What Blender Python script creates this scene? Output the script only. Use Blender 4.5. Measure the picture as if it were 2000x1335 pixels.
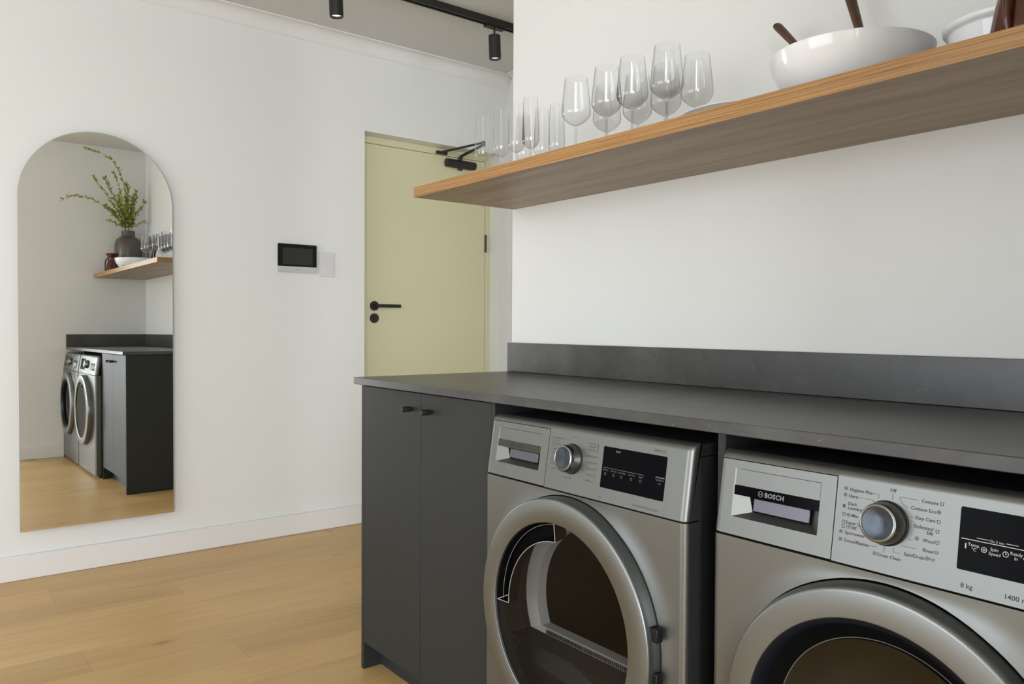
import bpy, bmesh, math, random
from math import sin, cos, pi, radians, sqrt
from mathutils import Vector, Matrix
random.seed(7)
for o in list(bpy.data.objects): bpy.data.objects.remove(o)
SC = bpy.context.scene
COL = SC.collection

# ------------------------------------------------------------------ camera
CAM = (2.2372847, -1.7307524, 1.0785771)
YAW, PITCH, ROLL, FPX = 52.245915, -1.13405, 0.312061, 1525.1614
cd = bpy.data.cameras.new('camera'); co = bpy.data.objects.new('camera', cd); COL.objects.link(co)
cd.sensor_fit = 'HORIZONTAL'; cd.sensor_width = 36.0; cd.lens = FPX / 2000 * 36.0
cd.clip_start = 0.02
y_, p_, r_ = radians(YAW), radians(PITCH), radians(ROLL)
F = Vector((-sin(y_) * cos(p_), cos(y_) * cos(p_), sin(p_))); Rt = Vector((cos(y_), sin(y_), 0)); U = Rt.cross(F)
R2 = Rt * cos(r_) + U * sin(r_); U2 = -Rt * sin(r_) + U * cos(r_)
co.matrix_world = Matrix(((R2.x, U2.x, -F.x, CAM[0]), (R2.y, U2.y, -F.y, CAM[1]), (R2.z, U2.z, -F.z, CAM[2]), (0, 0, 0, 1)))
SC.camera = co

# ------------------------------------------------------------------ view / world
SC.view_settings.view_transform = 'Standard'; SC.view_settings.look = 'None'
SC.view_settings.gamma = 1; SC.view_settings.use_curve_mapping = False
SC.view_settings.exposure = 0.27
W = bpy.data.worlds.new('world'); SC.world = W; W.use_nodes = True
W.node_tree.nodes['Background'].inputs[0].default_value = (0.75, 0.83, 1, 1)
W.node_tree.nodes['Background'].inputs[1].default_value = 0.6

# ------------------------------------------------------------------ daylight through the windows behind the camera, and an added lamp in the passage
def area(name, loc, rot, sx, sy, power, color):
    l = bpy.data.lights.new(name, 'AREA'); l.shape = 'RECTANGLE'; l.size = sx; l.size_y = sy; l.energy = power; l.color = color
    o = bpy.data.objects.new(name, l); COL.objects.link(o); o.location = loc; o.rotation_euler = rot
    return o
WIN_A = dict(x0=-1.25, x1=1.95, z0=0.25, z1=2.35)     # in the wall behind the camera (y = YB)
WIN_B = dict(y0=-4.85, y1=-2.15, z0=0.35, z1=2.35)      # in the right-hand wall (x = XR)
YB, XR = -5.2, 4.9
area('daylight_rear', (0.35, YB - 0.08, 1.3), (radians(90), 0, 0), 3.2, 2.1, 78, (0.925, 0.98, 1.04))
area('daylight_right', (XR + 0.08, -3.5, 1.35), (radians(90), 0, radians(90)), 2.7, 2.0, 165, (0.925, 0.98, 1.04))
area('passage_fill_lamp', (XR - 0.06, 0.67, 1.4), (radians(90), 0, radians(90)), 0.8, 1.6, 34, (0.925, 0.98, 1.04))  # added fill lamp in front of the closed end wall, brightens the olive door

# ------------------------------------------------------------------ dimensions (metres)
XA = -1.6245; AYAW = radians(0.47092)
XD = 2.011; CEIL = 2.62
HC, TC, DC = 0.9175, 0.0214, 0.6254
HB, TB = 0.103, 0.02
ZS, TS, DS, XS = 1.5317, 0.0322, 0.4149, 0.0083
YC = -0.6045
YF = -0.6484
MWA = Matrix.Translation((XA, -1, 0)) @ Matrix.Rotation(AYAW, 4, 'Z')   # frame of the mirror wall: x = out of wall, y along it

# ------------------------------------------------------------------ node helpers
def mat(name, base=(0.8, 0.8, 0.8), rough=0.5, metal=0.0, **k):
    m = bpy.data.materials.new(name); m.use_nodes = True
    b = m.node_tree.nodes['Principled BSDF']
    b.inputs['Base Color'].default_value = (*base, 1); b.inputs['Roughness'].default_value = rough; b.inputs['Metallic'].default_value = metal
    for kk, v in k.items(): b.inputs[kk.replace('_', ' ')].default_value = v
    return m
class G:
    def __init__(s, m): s.m = m; s.t = m.node_tree; s.b = s.t.nodes.get('Principled BSDF')
    def n(s, ty, **k):
        x = s.t.nodes.new(ty)
        for a, v in k.items(): setattr(x, a, v)
        return x
    def l(s, a, b): s.t.links.new(a, b)
    def math(s, op, a, b=None, c=None):
        x = s.n('ShaderNodeMath', operation=op)
        for i, v in enumerate((a, b, c)):
            if v is None: continue
            if isinstance(v, (int, float)): x.inputs[i].default_value = v
            else: s.l(v, x.inputs[i])
        return x.outputs[0]
    def noise(s, vec, scale, detail=4, rough=0.5, dist=0.0):
        x = s.n('ShaderNodeTexNoise'); x.inputs['Scale'].default_value = scale; x.inputs['Detail'].default_value = detail
        x.inputs['Roughness'].default_value = rough; x.inputs['Distortion'].default_value = dist
        if vec is not None: s.l(vec, x.inputs['Vector'])
        return x.outputs[0]
    def mapping(s, vec, scale=(1, 1, 1), loc=(0, 0, 0)):
        x = s.n('ShaderNodeMapping'); x.inputs['Scale'].default_value = scale; x.inputs['Location'].default_value = loc; s.l(vec, x.inputs['Vector'])
        return x.outputs[0]
    def ramp(s, fac, pts):
        x = s.n('ShaderNodeValToRGB'); e = x.color_ramp.elements
        while len(e) < len(pts): e.new(0.5)
        for i, (p, c) in enumerate(pts):
            e[i].position = p; e[i].color = (*c, 1) if len(c) == 3 else c
        s.l(fac, x.inputs[0]); return x.outputs[0]
    def mix(s, fac, a, b, mode='MIX'):
        x = s.n('ShaderNodeMix', data_type='RGBA', blend_type=mode)
        for sock, v in ((x.inputs[0], fac), (x.inputs[6], a), (x.inputs[7], b)):
            if isinstance(v, (int, float)): sock.default_value = v
            elif isinstance(v, tuple): sock.default_value = (*v, 1)
            else: s.l(v, sock)
        return x.outputs[2]
    def coord(s, which='Object'): return s.n('ShaderNodeTexCoord').outputs[which]
    def bump(s, h, strength, dist=0.01):
        x = s.n('ShaderNodeBump'); x.inputs['Strength'].default_value = strength; x.inputs['Distance'].default_value = dist
        s.l(h, x.inputs['Height']); s.l(x.outputs[0], s.b.inputs['Normal'])

# ------------------------------------------------------------------ materials
def paint(name, col, rough=0.55, bump=0.04):
    m = mat(name, col, rough); g = G(m); v = g.coord()
    n = g.noise(v, 240, 3); g.bump(n, bump, 0.002)
    c = g.mix(g.noise(v, 1.3, 2), tuple(x * 0.985 for x in col), tuple(min(1, x * 1.015) for x in col)); g.l(c, g.b.inputs['Base Color'])
    return m
M = {}
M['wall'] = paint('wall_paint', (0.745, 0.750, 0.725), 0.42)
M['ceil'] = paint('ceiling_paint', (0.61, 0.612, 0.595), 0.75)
M['trim'] = paint('trim_paint', (0.745, 0.735, 0.72), 0.4, 0.015)
M['cornice'] = paint('cornice_paint', (0.72, 0.72, 0.70), 0.6, 0.01)
M['green'] = paint('olive_door_paint', (0.66, 0.63, 0.405), 0.42, 0.02)
M['cab'] = paint('grey_green_cabinet_lacquer', (0.0200, 0.0228, 0.0222), 0.55, 0.01)
M['cab'].node_tree.nodes['Principled BSDF'].inputs['Specular IOR Level'].default_value = 0.35
M['cabin'] = mat('cabinet_inside', (0.045, 0.048, 0.05), 0.6)
M['black'] = mat('matt_black_metal', (0.012, 0.011, 0.010), 0.45)
M['blackp'] = mat('black_plastic', (0.006, 0.006, 0.007), 0.4, 0.0, Specular_IOR_Level=0.3)
M['dark'] = mat('dark_gap', (0.004, 0.004, 0.004), 0.9, 0.0, Specular_IOR_Level=0.05)
M['gloss'] = mat('black_glass_screen', (0.002, 0.002, 0.003), 0.12)
M['gloss'].node_tree.nodes['Principled BSDF'].inputs['Specular IOR Level'].default_value = 0.03
M['bluering'] = mat('blue_black_gloss_ring', (0.003, 0.005, 0.010), 0.25, 0.0, Specular_IOR_Level=0.18)
M['screen'] = mat('grey_lcd_screen', (0.030, 0.032, 0.028), 0.3, 0.0, Specular_IOR_Level=0.2)
M['screenf'] = mat('screen_bezel_black', (0.008, 0.008, 0.006), 0.35, 0.0, Specular_IOR_Level=0.15)
M['whitep'] = mat('white_plastic', (0.66, 0.655, 0.65), 0.35)
M['switchmark'] = mat('switch_mark_grey', (0.42, 0.42, 0.41), 0.4)
M['silverp'] = mat('silver_plastic_strip', (0.55, 0.55, 0.53), 0.35, 0.3)
M['chrome'] = mat('brushed_chrome', (0.62, 0.63, 0.64), 0.2, 1.0)
M['knobside'] = mat('polished_dark_chrome', (0.28, 0.29, 0.30), 0.15, 1.0)
M['ink'] = mat('dark_printed_ink', (0.025, 0.025, 0.025), 0.5)
M['inkm'] = mat('mid_grey_printed_ink', (0.075, 0.072, 0.066), 0.5)
M['whiteink'] = mat('white_printed_ink', (0.62, 0.62, 0.62), 0.5)
M['greyink'] = mat('grey_printed_ink', (0.22, 0.22, 0.22), 0.5)
M['porcelain'] = mat('glazed_white_porcelain', (0.80, 0.815, 0.83), 0.10)
M['amber'] = mat('amber_brown_glass', (0.07, 0.016, 0.004), 0.08)
M['drumgrey'] = mat('grey_plastic_drum_rim', (0.50, 0.50, 0.49), 0.5)
M['rubber'] = mat('dark_rubber', (0.02, 0.02, 0.02), 0.6)
M['lid'] = mat('dark_grey_machine_lid', (0.02, 0.02, 0.021), 0.4)
M['sidepanel'] = mat('grey_machine_side', (0.14, 0.14, 0.135), 0.45, 0.4)
M['mirrorback'] = mat('mirror_backing', (0.12, 0.12, 0.11), 0.5)

def silver(name, col, rough, metal):
    m = mat(name, col, rough, metal); g = G(m); v = g.coord()
    n = g.noise(v, 900, 2); c = g.mix(n, tuple(x * 0.95 for x in col), tuple(x * 1.05 for x in col)); g.l(c, g.b.inputs['Base Color'])
    return m
M['inox'] = silver('silver_inox_paint', (0.178, 0.183, 0.173), 0.37, 0.85)
M['inoxring'] = silver('satin_silver_door_ring', (0.212, 0.226, 0.225), 0.32, 0.9)

# mirror
m = M['mirror'] = mat('silvered_mirror', (0.965, 0.97, 0.94), 0.0, 1.0)
# knob: concave turned metal with a radial brushed grain
m = M['knobface'] = mat('turned_metal_knob', (0.060, 0.070, 0.080), 0.24, 1.0)
b = m.node_tree.nodes['Principled BSDF']; b.inputs['Anisotropic'].default_value = 0.9; b.inputs['Anisotropic Rotation'].default_value = 0.0
g = G(m); t = g.n('ShaderNodeTangent', direction_type='RADIAL', axis='Y'); g.l(t.outputs[0], b.inputs['Tangent'])

# thin clear glass (transparent with fresnel reflection, edges absorb a little)
def thin_glass(name, face, edge, spec=1.0, rough=0.0, ior=1.45):
    m = bpy.data.materials.new(name); m.use_nodes = True; t = m.node_tree; t.nodes.clear(); g = G(m)
    out = g.n('ShaderNodeOutputMaterial'); tr = g.n('ShaderNodeBsdfTransparent'); gl = g.n('ShaderNodeBsdfGlossy'); mx = g.n('ShaderNodeMixShader')
    lw = g.n('ShaderNodeLayerWeight'); lw.inputs[0].default_value = 0.5
    c = g.ramp(lw.outputs['Facing'], ((0.0, face), (0.62, face), (1.0, edge))); g.l(c, tr.inputs[0])
    l5 = g.n('ShaderNodeLayerWeight'); l5.inputs[0].default_value = 0.5; f0 = ((ior - 1) / (ior + 1)) ** 2
    fr = g.math('ADD', g.math('MULTIPLY', g.math('POWER', l5.outputs['Facing'], 5.0), 1 - f0), f0)
    gl.inputs['Roughness'].default_value = rough; gl.inputs[0].default_value = (spec * 0.93, spec, spec * 1.08, 1) if rough > 0.05 else (spec, spec, spec, 1)
    g.l(fr, mx.inputs[0]); g.l(tr.outputs[0], mx.inputs[1]); g.l(gl.outputs[0], mx.inputs[2]); g.l(mx.outputs[0], out.inputs[0])
    return m
M['glass'] = thin_glass('clear_stemware_glass', (0.99, 0.99, 0.99), (0.68, 0.68, 0.67), 0.9)
M['stem'] = thin_glass('clear_stem_glass', (0.93, 0.935, 0.93), (0.60, 0.60, 0.59), 1.0)
M['smoke'] = thin_glass('smoked_door_glass', (0.62, 0.615, 0.60), (0.35, 0.35, 0.34), 0.6, 0.03, 1.45)
M['doorglass'] = thin_glass('clear_washer_bowl_glass', (0.40, 0.40, 0.41), (0.32, 0.32, 0.32), 0.60, 0.09, 2.0)
M['rimgrey'] = mat('pale_glass_rim', (0.16, 0.155, 0.15), 0.3)
M['vase'] = mat('taupe_smoked_glass_vase', (0.088, 0.072, 0.062), 0.2)

# oak floor planks running along y, 0.19 wide
m = M['floor'] = mat('oak_plank_floor', (0.5, 0.35, 0.2), 0.42); g = G(m)
v = g.coord(); sep = g.n('ShaderNodeSeparateXYZ'); g.l(v, sep.inputs[0])
W_ = 0.19; L_ = 2.2
u = g.math('DIVIDE', g.math('SUBTRACT', sep.outputs[0], -1.79), W_)
i = g.math('FLOOR', u); fu = g.math('FRACT', u)
odd = g.math('MODULO', i, 2.0); half = g.math('MODULO', g.math('FLOOR', g.math('DIVIDE', i, 2.0)), 2.0)
# strip offsets: 0 -> .4 ; 1 -> -2.2 ; 2 -> -1.285 ; 3 -> -.86
off = g.math('ADD', g.math('MULTIPLY', half, -1.685), g.math('ADD', g.math('MULTIPLY', odd, -2.6), g.math('MULTIPLY', g.math('MULTIPLY', odd, half), 3.025)))
off = g.math('ADD', off, 0.4)
vv = g.math('DIVIDE', g.math('SUBTRACT', sep.outputs[1], off), L_)
j = g.math('FLOOR', vv); fv = g.math('FRACT', vv)
cmb = g.n('ShaderNodeCombineXYZ'); g.l(i, cmb.inputs[0]); g.l(j, cmb.inputs[1])
wn = g.n('ShaderNodeTexWhiteNoise', noise_dimensions='2D'); g.l(cmb.outputs[0], wn.inputs['Vector'])
rnd = wn.outputs['Value']
shift = g.n('ShaderNodeVectorMath', operation='SCALE'); g.l(wn.outputs['Color'], shift.inputs[0]); shift.inputs['Scale'].default_value = 9.0
add = g.n('ShaderNodeVectorMath', operation='ADD'); g.l(v, add.inputs[0]); g.l(shift.outputs[0], add.inputs[1])
pv = add.outputs[0]
grain = g.noise(g.mapping(pv, (34, 1.6, 1)), 1.6, 5, 0.6, 0.4)
fine = g.noise(g.mapping(pv, (160, 5, 1)), 1.5, 3, 0.6)
cloud = g.noise(g.mapping(pv, (5, 0.9, 1)), 1.2, 3, 0.5, 0.8)
base = g.ramp(grain, ((0.25, (0.445, 0.256, 0.087)), (0.5, (0.55, 0.342, 0.130)), (0.8, (0.625, 0.42, 0.180))))
base = g.mix(0.55, base, g.ramp(cloud, ((0.3, (0.465, 0.275, 0.094)), (0.7, (0.61, 0.42, 0.183)))))
tint = g.ramp(rnd, ((0.0, (0.90, 0.90, 0.88)), (0.5, (1.0, 1.0, 1.0)), (1.0, (1.08, 1.09, 1.10))))
base = g.mix(1.0, base, tint, 'MULTIPLY')
base = g.mix(g.math('MULTIPLY', fine, 0.12), base, (0.30, 0.18, 0.08))
vor = g.n('ShaderNodeTexVoronoi', feature='F1'); vor.inputs['Scale'].default_value = 1.0; vor.inputs['Randomness'].default_value = 1.0
nz = g.n('ShaderNodeVectorMath', operation='ADD'); g.l(g.mapping(pv, (5.0, 2.1, 1)), nz.inputs[0])
dn = g.n('ShaderNodeTexNoise'); dn.inputs['Scale'].default_value = 14; g.l(v, dn.inputs['Vector'])
ds = g.n('ShaderNodeVectorMath', operation='SCALE'); ds.inputs['Scale'].default_value = 0.10; g.l(dn.outputs['Color'], ds.inputs[0]); g.l(ds.outputs[0], nz.inputs[1]); g.l(nz.outputs[0], vor.inputs['Vector'])
knot = g.ramp(vor.outputs['Distance'], ((0.0, (1, 1, 1)), (0.05, (0.75, 0.75, 0.75)), (0.13, (0, 0, 0))))
base = g.mix(g.math('MULTIPLY', knot, 0.72), base, (0.15, 0.085, 0.045))
def edge(f, w):
    a = g.math('LESS_THAN', f, w); b_ = g.math('GREATER_THAN', f, 1 - w); return g.math('MAXIMUM', a, b_)
seam = g.math('MAXIMUM', edge(fu, 0.006), edge(fv, 0.0006))
base = g.mix(g.math('MULTIPLY', seam, 0.34), base, (0.22, 0.13, 0.06))
g.l(base, g.b.inputs['Base Color']); g.bump(grain, 0.05, 0.002)
g.l(g.ramp(grain, ((0.2, (0.44,) * 3), (0.8, (0.36,) * 3))), g.b.inputs['Roughness'])

# oak of the shelf; the board's copy is greyed to paint its underside's shade
def oak(name, c0, c1, c2, sc, marks=False):
    m = mat(name, c1, 0.45); g = G(m); v = g.coord()
    a = g.noise(g.mapping(v, sc), 1.0, 6, 0.62, 0.25); b_ = g.noise(g.mapping(v, (sc[0] * 2, sc[1] * 5, sc[2] * 5)), 1.0, 3, 0.6)
    c = g.ramp(a, ((0.36, c0), (0.5, c1), (0.64, c2))); c = g.mix(g.math('MULTIPLY', b_, 0.28), c, c0)
    if marks:
        vo = g.n('ShaderNodeTexVoronoi', feature='F1'); vo.inputs['Scale'].default_value = 1.0; g.l(g.mapping(v, (2.3, 9.0, 1), (0.42, 0.1, 0)), vo.inputs['Vector'])
        kf = g.ramp(vo.outputs['Distance'], ((0.0, (1, 1, 1)), (0.05, (0.55,) * 3), (0.16, (0, 0, 0)))); c = g.mix(g.math('MULTIPLY', kf, 0.5), c, (0.13, 0.085, 0.055))
    g.l(c, g.b.inputs['Base Color']); return m
M['oakface'] = oak('oak_edge_band', (0.20, 0.085, 0.018), (0.37, 0.195, 0.060), (0.50, 0.295, 0.115), (3.0, 260, 520))
M['oakshade'] = oak('oak_greyed_by_shade', (0.262, 0.190, 0.122), (0.350, 0.262, 0.175), (0.415, 0.318, 0.222), (1.3, 16, 16), True)
M['servers'] = oak('dark_walnut', (0.045, 0.018, 0.008), (0.085, 0.036, 0.014), (0.125, 0.058, 0.024), (18, 18, 6))

# engineered stone
def stone(name, c0, c1, c2, rough):
    m = mat(name, c1, rough); g = G(m); v = g.coord()
    a = g.noise(v, 5, 8, 0.62, 0.6); b_ = g.noise(v, 40, 5, 0.65); s = g.noise(v, 130, 2, 0.5)
    c = g.ramp(a, ((0.33, c0), (0.52, c1), (0.72, c2)))
    c = g.mix(g.math('MULTIPLY', g.ramp(b_, ((0.52, (0, 0, 0)), (0.75, (1, 1, 1)))), 0.35), c, c2)
    c = g.mix(g.math('MULTIPLY', g.ramp(s, ((0.70, (0, 0, 0)), (0.78, (1, 1, 1)))), 0.35), c, (0.3, 0.3, 0.3))
    g.l(c, g.b.inputs['Base Color']); return m
M['stone'] = stone('charcoal_engineered_stone', (0.034, 0.0335, 0.032), (0.047, 0.0465, 0.045), (0.078, 0.077, 0.075), 0.33)

m = M['leaf'] = mat('olive_green_leaves', (0.16, 0.19, 0.035), 0.5); g = G(m)
oi = g.noise(g.coord(), 30, 2); g.l(g.ramp(oi, ((0.35, (0.20, 0.23, 0.035)), (0.65, (0.42, 0.45, 0.11)))), g.b.inputs['Base Color'])
M['twig'] = mat('brown_twig', (0.16, 0.12, 0.07), 0.7)
M['spotglow'] = bpy.data.materials.new('lit_spot_lens'); M['spotglow'].use_nodes = True
t = M['spotglow'].node_tree; t.nodes['Principled BSDF'].inputs['Emission Color'].default_value = (1, 0.86, 0.78, 1)
t.nodes['Principled BSDF'].inputs['Emission Strength'].default_value = 0.9

# ------------------------------------------------------------------ mesh helpers
def box(bm, a, b, mt=None):
    x0, y0, z0 = (min(a[k], b[k]) for k in range(3)); x1, y1, z1 = (max(a[k], b[k]) for k in range(3))
    vs = [bm.verts.new(p) for p in ((x0, y0, z0), (x1, y0, z0), (x1, y1, z0), (x0, y1, z0), (x0, y0, z1), (x1, y0, z1), (x1, y1, z1), (x0, y1, z1))]
    fs = [bm.faces.new([vs[k] for k in f]) for f in ((0, 3, 2, 1), (4, 5, 6, 7), (0, 1, 5, 4), (1, 2, 6, 5), (2, 3, 7, 6), (3, 0, 4, 7))]
    if mt is not None:
        for f in fs: f.material_index = mt
    return vs, fs
def lathe(bm, prof, c=(0, 0, 0), axis='Z', n=64, a0=0.0, a1=2 * pi):
    """revolve (r, h) pairs. axis Z: h along +z; axis Y: h along +y, angle measured in the xz plane"""
    full = abs(a1 - a0 - 2 * pi) < 1e-6; cnt = n if full else n + 1
    rings = []
    for r, h in prof:
        if r < 1e-6 and full:
            p = (c[0], c[1], c[2] + h) if axis == 'Z' else (c[0], c[1] + h, c[2]); rings.append([bm.verts.new(p)]); continue
        ring = []
        for k in range(cnt):
            t = a0 + (a1 - a0) * k / n
            ring.append(bm.verts.new((c[0] + r * cos(t), c[1] + r * sin(t), c[2] + h) if axis == 'Z' else (c[0] + r * cos(t), c[1] + h, c[2] + r * sin(t))))
        rings.append(ring)
    for A, B in zip(rings, rings[1:]):
        m_ = n
        for k in range(m_):
            k2 = (k + 1) % cnt if full else k + 1
            if len(A) == 1 and len(B) == 1: continue
            if len(A) == 1: bm.faces.new((A[0], B[k2], B[k]))
            elif len(B) == 1: bm.faces.new((A[k], A[k2], B[0]))
            else: bm.faces.new((A[k], A[k2], B[k2], B[k]))
    return rings
def tube(bm, pts, r, n=8, caps=True):
    pts = [Vector(p) for p in pts]; rr = r if isinstance(r, (list, tuple)) else [r] * len(pts); rings = []
    for k, p in enumerate(pts):
        d = (pts[min(k + 1, len(pts) - 1)] - pts[max(k - 1, 0)]).normalized()
        a = d.orthogonal().normalized() if k == 0 else (prev - d * prev.dot(d)).normalized()
        prev = a; b_ = d.cross(a)
        rings.append([bm.verts.new(p + (a * cos(2 * pi * q / n) + b_ * sin(2 * pi * q / n)) * rr[k]) for q in range(n)])
    for A, B in zip(rings, rings[1:]):
        for q in range(n): bm.faces.new((A[q], A[(q + 1) % n], B[(q + 1) % n], B[q]))
    if caps: bm.faces.new(rings[0][::-1]); bm.faces.new(rings[-1])
def poly_prism(bm, outline, h0, h1, fn):
    """outline list of (a,b); fn(a,b,h)->xyz"""
    A = [bm.verts.new(fn(a, b, h0)) for a, b in outline]; B = [bm.verts.new(fn(a, b, h1)) for a, b in outline]
    bm.faces.new(A[::-1]); bm.faces.new(B); n = len(A)
    for k in range(n): bm.faces.new((A[k], A[(k + 1) % n], B[(k + 1) % n], B[k]))
def rrect(x0, x1, y0, y1, r, n=5):
    out = []
    for cx, cy, a in ((x1 - r, y1 - r, 0), (x0 + r, y1 - r, 90), (x0 + r, y0 + r, 180), (x1 - r, y0 + r, 270)):
        for k in range(n + 1):
            t = radians(a + 90 * k / n); out.append((cx + r * cos(t), cy + r * sin(t)))
    return out
def obj(name, bm, mats, parent=None, smooth=False, bevel=0, M4=None, seg=2, auto=None):
    bmesh.ops.recalc_face_normals(bm, faces=bm.faces)
    me = bpy.data.meshes.new(name); bm.to_mesh(me); bm.free()
    for m_ in (mats if isinstance(mats, (list, tuple)) else [mats]): me.materials.append(m_)
    o = bpy.data.objects.new(name, me); COL.objects.link(o)
    if parent: o.parent = parent
    if M4 is not None: o.matrix_local = M4
    if smooth:
        for p in me.polygons: p.use_smooth = True
        me.set_sharp_from_angle(angle=radians(auto or 35))
    if bevel:
        b_ = o.modifiers.new('bevel', 'BEVEL'); b_.width = bevel; b_.segments = seg; b_.limit_method = 'ANGLE'; b_.angle_limit = radians(40)
        if not smooth:
            for p in me.polygons: p.use_smooth = True
            me.set_sharp_from_angle(angle=radians(60))
    return o
def tag(o, label=None, cat=None, group=None, kind=None):
    for k, v in (('label', label), ('category', cat), ('group', group), ('kind', kind)):
        if v: o[k] = v
    return o
def empty(name, loc=(0, 0, 0), M4=None):
    o = bpy.data.objects.new(name, None); COL.objects.link(o); o.empty_display_size = 0.05
    if M4 is not None: o.matrix_world = M4
    else: o.location = loc
    return o
def struct(name, bm, m_, parent=None, **k):
    o = obj(name, bm, m_, parent, **k)
    if not parent: o['kind'] = 'structure'
    return o
def copy_tree(o, parent=None):
    c = o.copy(); COL.objects.link(c)
    if parent: c.parent = parent
    for ch in [x for x in COL.objects if x.parent == o]: copy_tree(ch, c)
    return c
_tc = {}
def text_into(bm, s, size, fn, align='LEFT', bold=0.0, h=0.0002, spacing=1.0, mt=0):
    """lettering as thin solid geometry; fn(a,b,h)->xyz maps the sheet the words are printed on"""
    cu = bpy.data.curves.new('lettering', 'FONT'); cu.body = s; cu.size = size; cu.align_x = align; cu.offset = bold; cu.space_character = spacing
    cu.resolution_u = 2
    o = bpy.data.objects.new('lettering', cu); COL.objects.link(o)
    dg = bpy.context.evaluated_depsgraph_get(); me = bpy.data.meshes.new_from_object(o.evaluated_get(dg))
    base = [bm.verts.new(fn(v.co.x, v.co.y, h)) for v in me.vertices]
    for p in me.polygons:
        try:
            f = bm.faces.new([base[k] for k in p.vertices]); f.material_index = mt
        except ValueError: pass
    bpy.data.objects.remove(o); bpy.data.curves.remove(cu); bpy.data.meshes.remove(me)
def line_into(bm, pts, w, fn, h=0.0002, mt=0):
    for (a0, b0), (a1, b1) in zip(pts, pts[1:]):
        L = max(1e-9, sqrt((a1 - a0) ** 2 + (b1 - b0) ** 2)); nx, ny = -(b1 - b0) / L * w / 2, (a1 - a0) / L * w / 2
        f = bm.faces.new([bm.verts.new(fn(a, b_, h)) for a, b_ in ((a0 + nx, b0 + ny), (a0 - nx, b0 - ny), (a1 - nx, b1 - ny), (a1 + nx, b1 + ny))]); f.material_index = mt
def ringline(bm, ca, cb, r, w, fn, n=16, h=0.0002, a0=0, a1=2 * pi, mt=0):
    line_into(bm, [(ca + r * cos(a0 + (a1 - a0) * k / n), cb + r * sin(a0 + (a1 - a0) * k / n)) for k in range(n + 1)], w, fn, h, mt)

# ================================================================== ROOM SHELL
YE = 3.2   # the passage beyond the laundry wall
bm = bmesh.new(); box(bm, (XA - 0.3, YB - 0.2, -0.1), (XR + 0.2, YE, 0)); struct('floor', bm, M['floor'])
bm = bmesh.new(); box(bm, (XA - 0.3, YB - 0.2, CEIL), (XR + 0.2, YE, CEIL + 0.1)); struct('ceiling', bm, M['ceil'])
# wall with the mirror and the door, in its own frame
DY0, DY1, DZ, DR = 1.2461, 2.1687, 2.1387, 0.097
WEND = 2.2344
bm = bmesh.new()
box(bm, (-0.2, -4.25, 0), (0, DY0, CEIL)); box(bm, (-0.2, DY1, 0), (0, WEND + 0.2, CEIL)); box(bm, (-0.2, DY0, DZ), (0, DY1, CEIL))
bmesh.ops.remove_doubles(bm, verts=bm.verts, dist=1e-5)
struct('wall_left', bm, M['wall'], M4=MWA)
YCW = -1 + WEND
bm = bmesh.new(); box(bm, (XA - 0.02, YCW, 0), (XR, YCW + 0.12, CEIL)); struct('wall_passage', bm, M['wall'])
bm = bmesh.new(); box(bm, (0, 0, 0), (XR, 0.11, CEIL)); struct('wall_laundry', bm, M['wall'], bevel=0.002)
bm = bmesh.new(); box(bm, (XD, -1.0, 0), (XR, -0.0005, CEIL)); struct('wall_return', bm, M['wall'])
# wall behind the camera with its window, right wall with its window
bm = bmesh.new(); w = WIN_A
box(bm, (XA - 0.1, YB - 0.15, 0), (w['x0'], YB, CEIL)); box(bm, (w['x1'], YB - 0.15, 0), (XR + 0.15, YB, CEIL))
box(bm, (w['x0'], YB - 0.15, 0), (w['x1'], YB, w['z0'])); box(bm, (w['x0'], YB - 0.15, w['z1']), (w['x1'], YB, CEIL)); struct('wall_rear', bm, M['wall'])
bm = bmesh.new(); w = WIN_B
box(bm, (XR, YB, 0), (XR + 0.15, w['y0'], CEIL)); box(bm, (XR, w['y1'], 0), (XR + 0.15, -0.9, CEIL))
box(bm, (XR, w['y0'], 0), (XR + 0.15, w['y1'], w['z0'])); box(bm, (XR, w['y0'], w['z1']), (XR + 0.15, w['y1'], CEIL)); struct('wall_right', bm, M['wall'])
bm = bmesh.new(); box(bm, (XR, 0.11, 0), (XR + 0.15, YCW, CEIL)); struct('wall_end', bm, M['wall'])
def window(name, bars):
    bm = bmesh.new()
    for a, b_ in bars: box(bm, a, b_)
    struct(name, bm, M['trim'])
w = WIN_A; xm = (w['x0'] + w['x1']) / 2; zm = 1.65
window('window_1', [((w['x0'], YB - 0.05, w['z0']), (w['x0'] + 0.05, YB, w['z1'])), ((w['x1'] - 0.05, YB - 0.05, w['z0']), (w['x1'], YB, w['z1'])),
    ((w['x0'] + 0.05, YB - 0.05, w['z0']), (w['x1'] - 0.05, YB, w['z0'] + 0.05)), ((w['x0'] + 0.05, YB - 0.05, w['z1'] - 0.05), (w['x1'] - 0.05, YB, w['z1'])),
    ((xm - 0.03, YB - 0.05, w['z0'] + 0.05), (xm + 0.03, YB, w['z1'] - 0.05)), ((w['x0'] + 0.05, YB - 0.045, zm), (xm - 0.03, YB - 0.005, zm + 0.04)), ((xm + 0.03, YB - 0.045, zm), (w['x1'] - 0.05, YB - 0.005, zm + 0.04))])
w = WIN_B; ym = (w['y0'] + w['y1']) / 2
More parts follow.
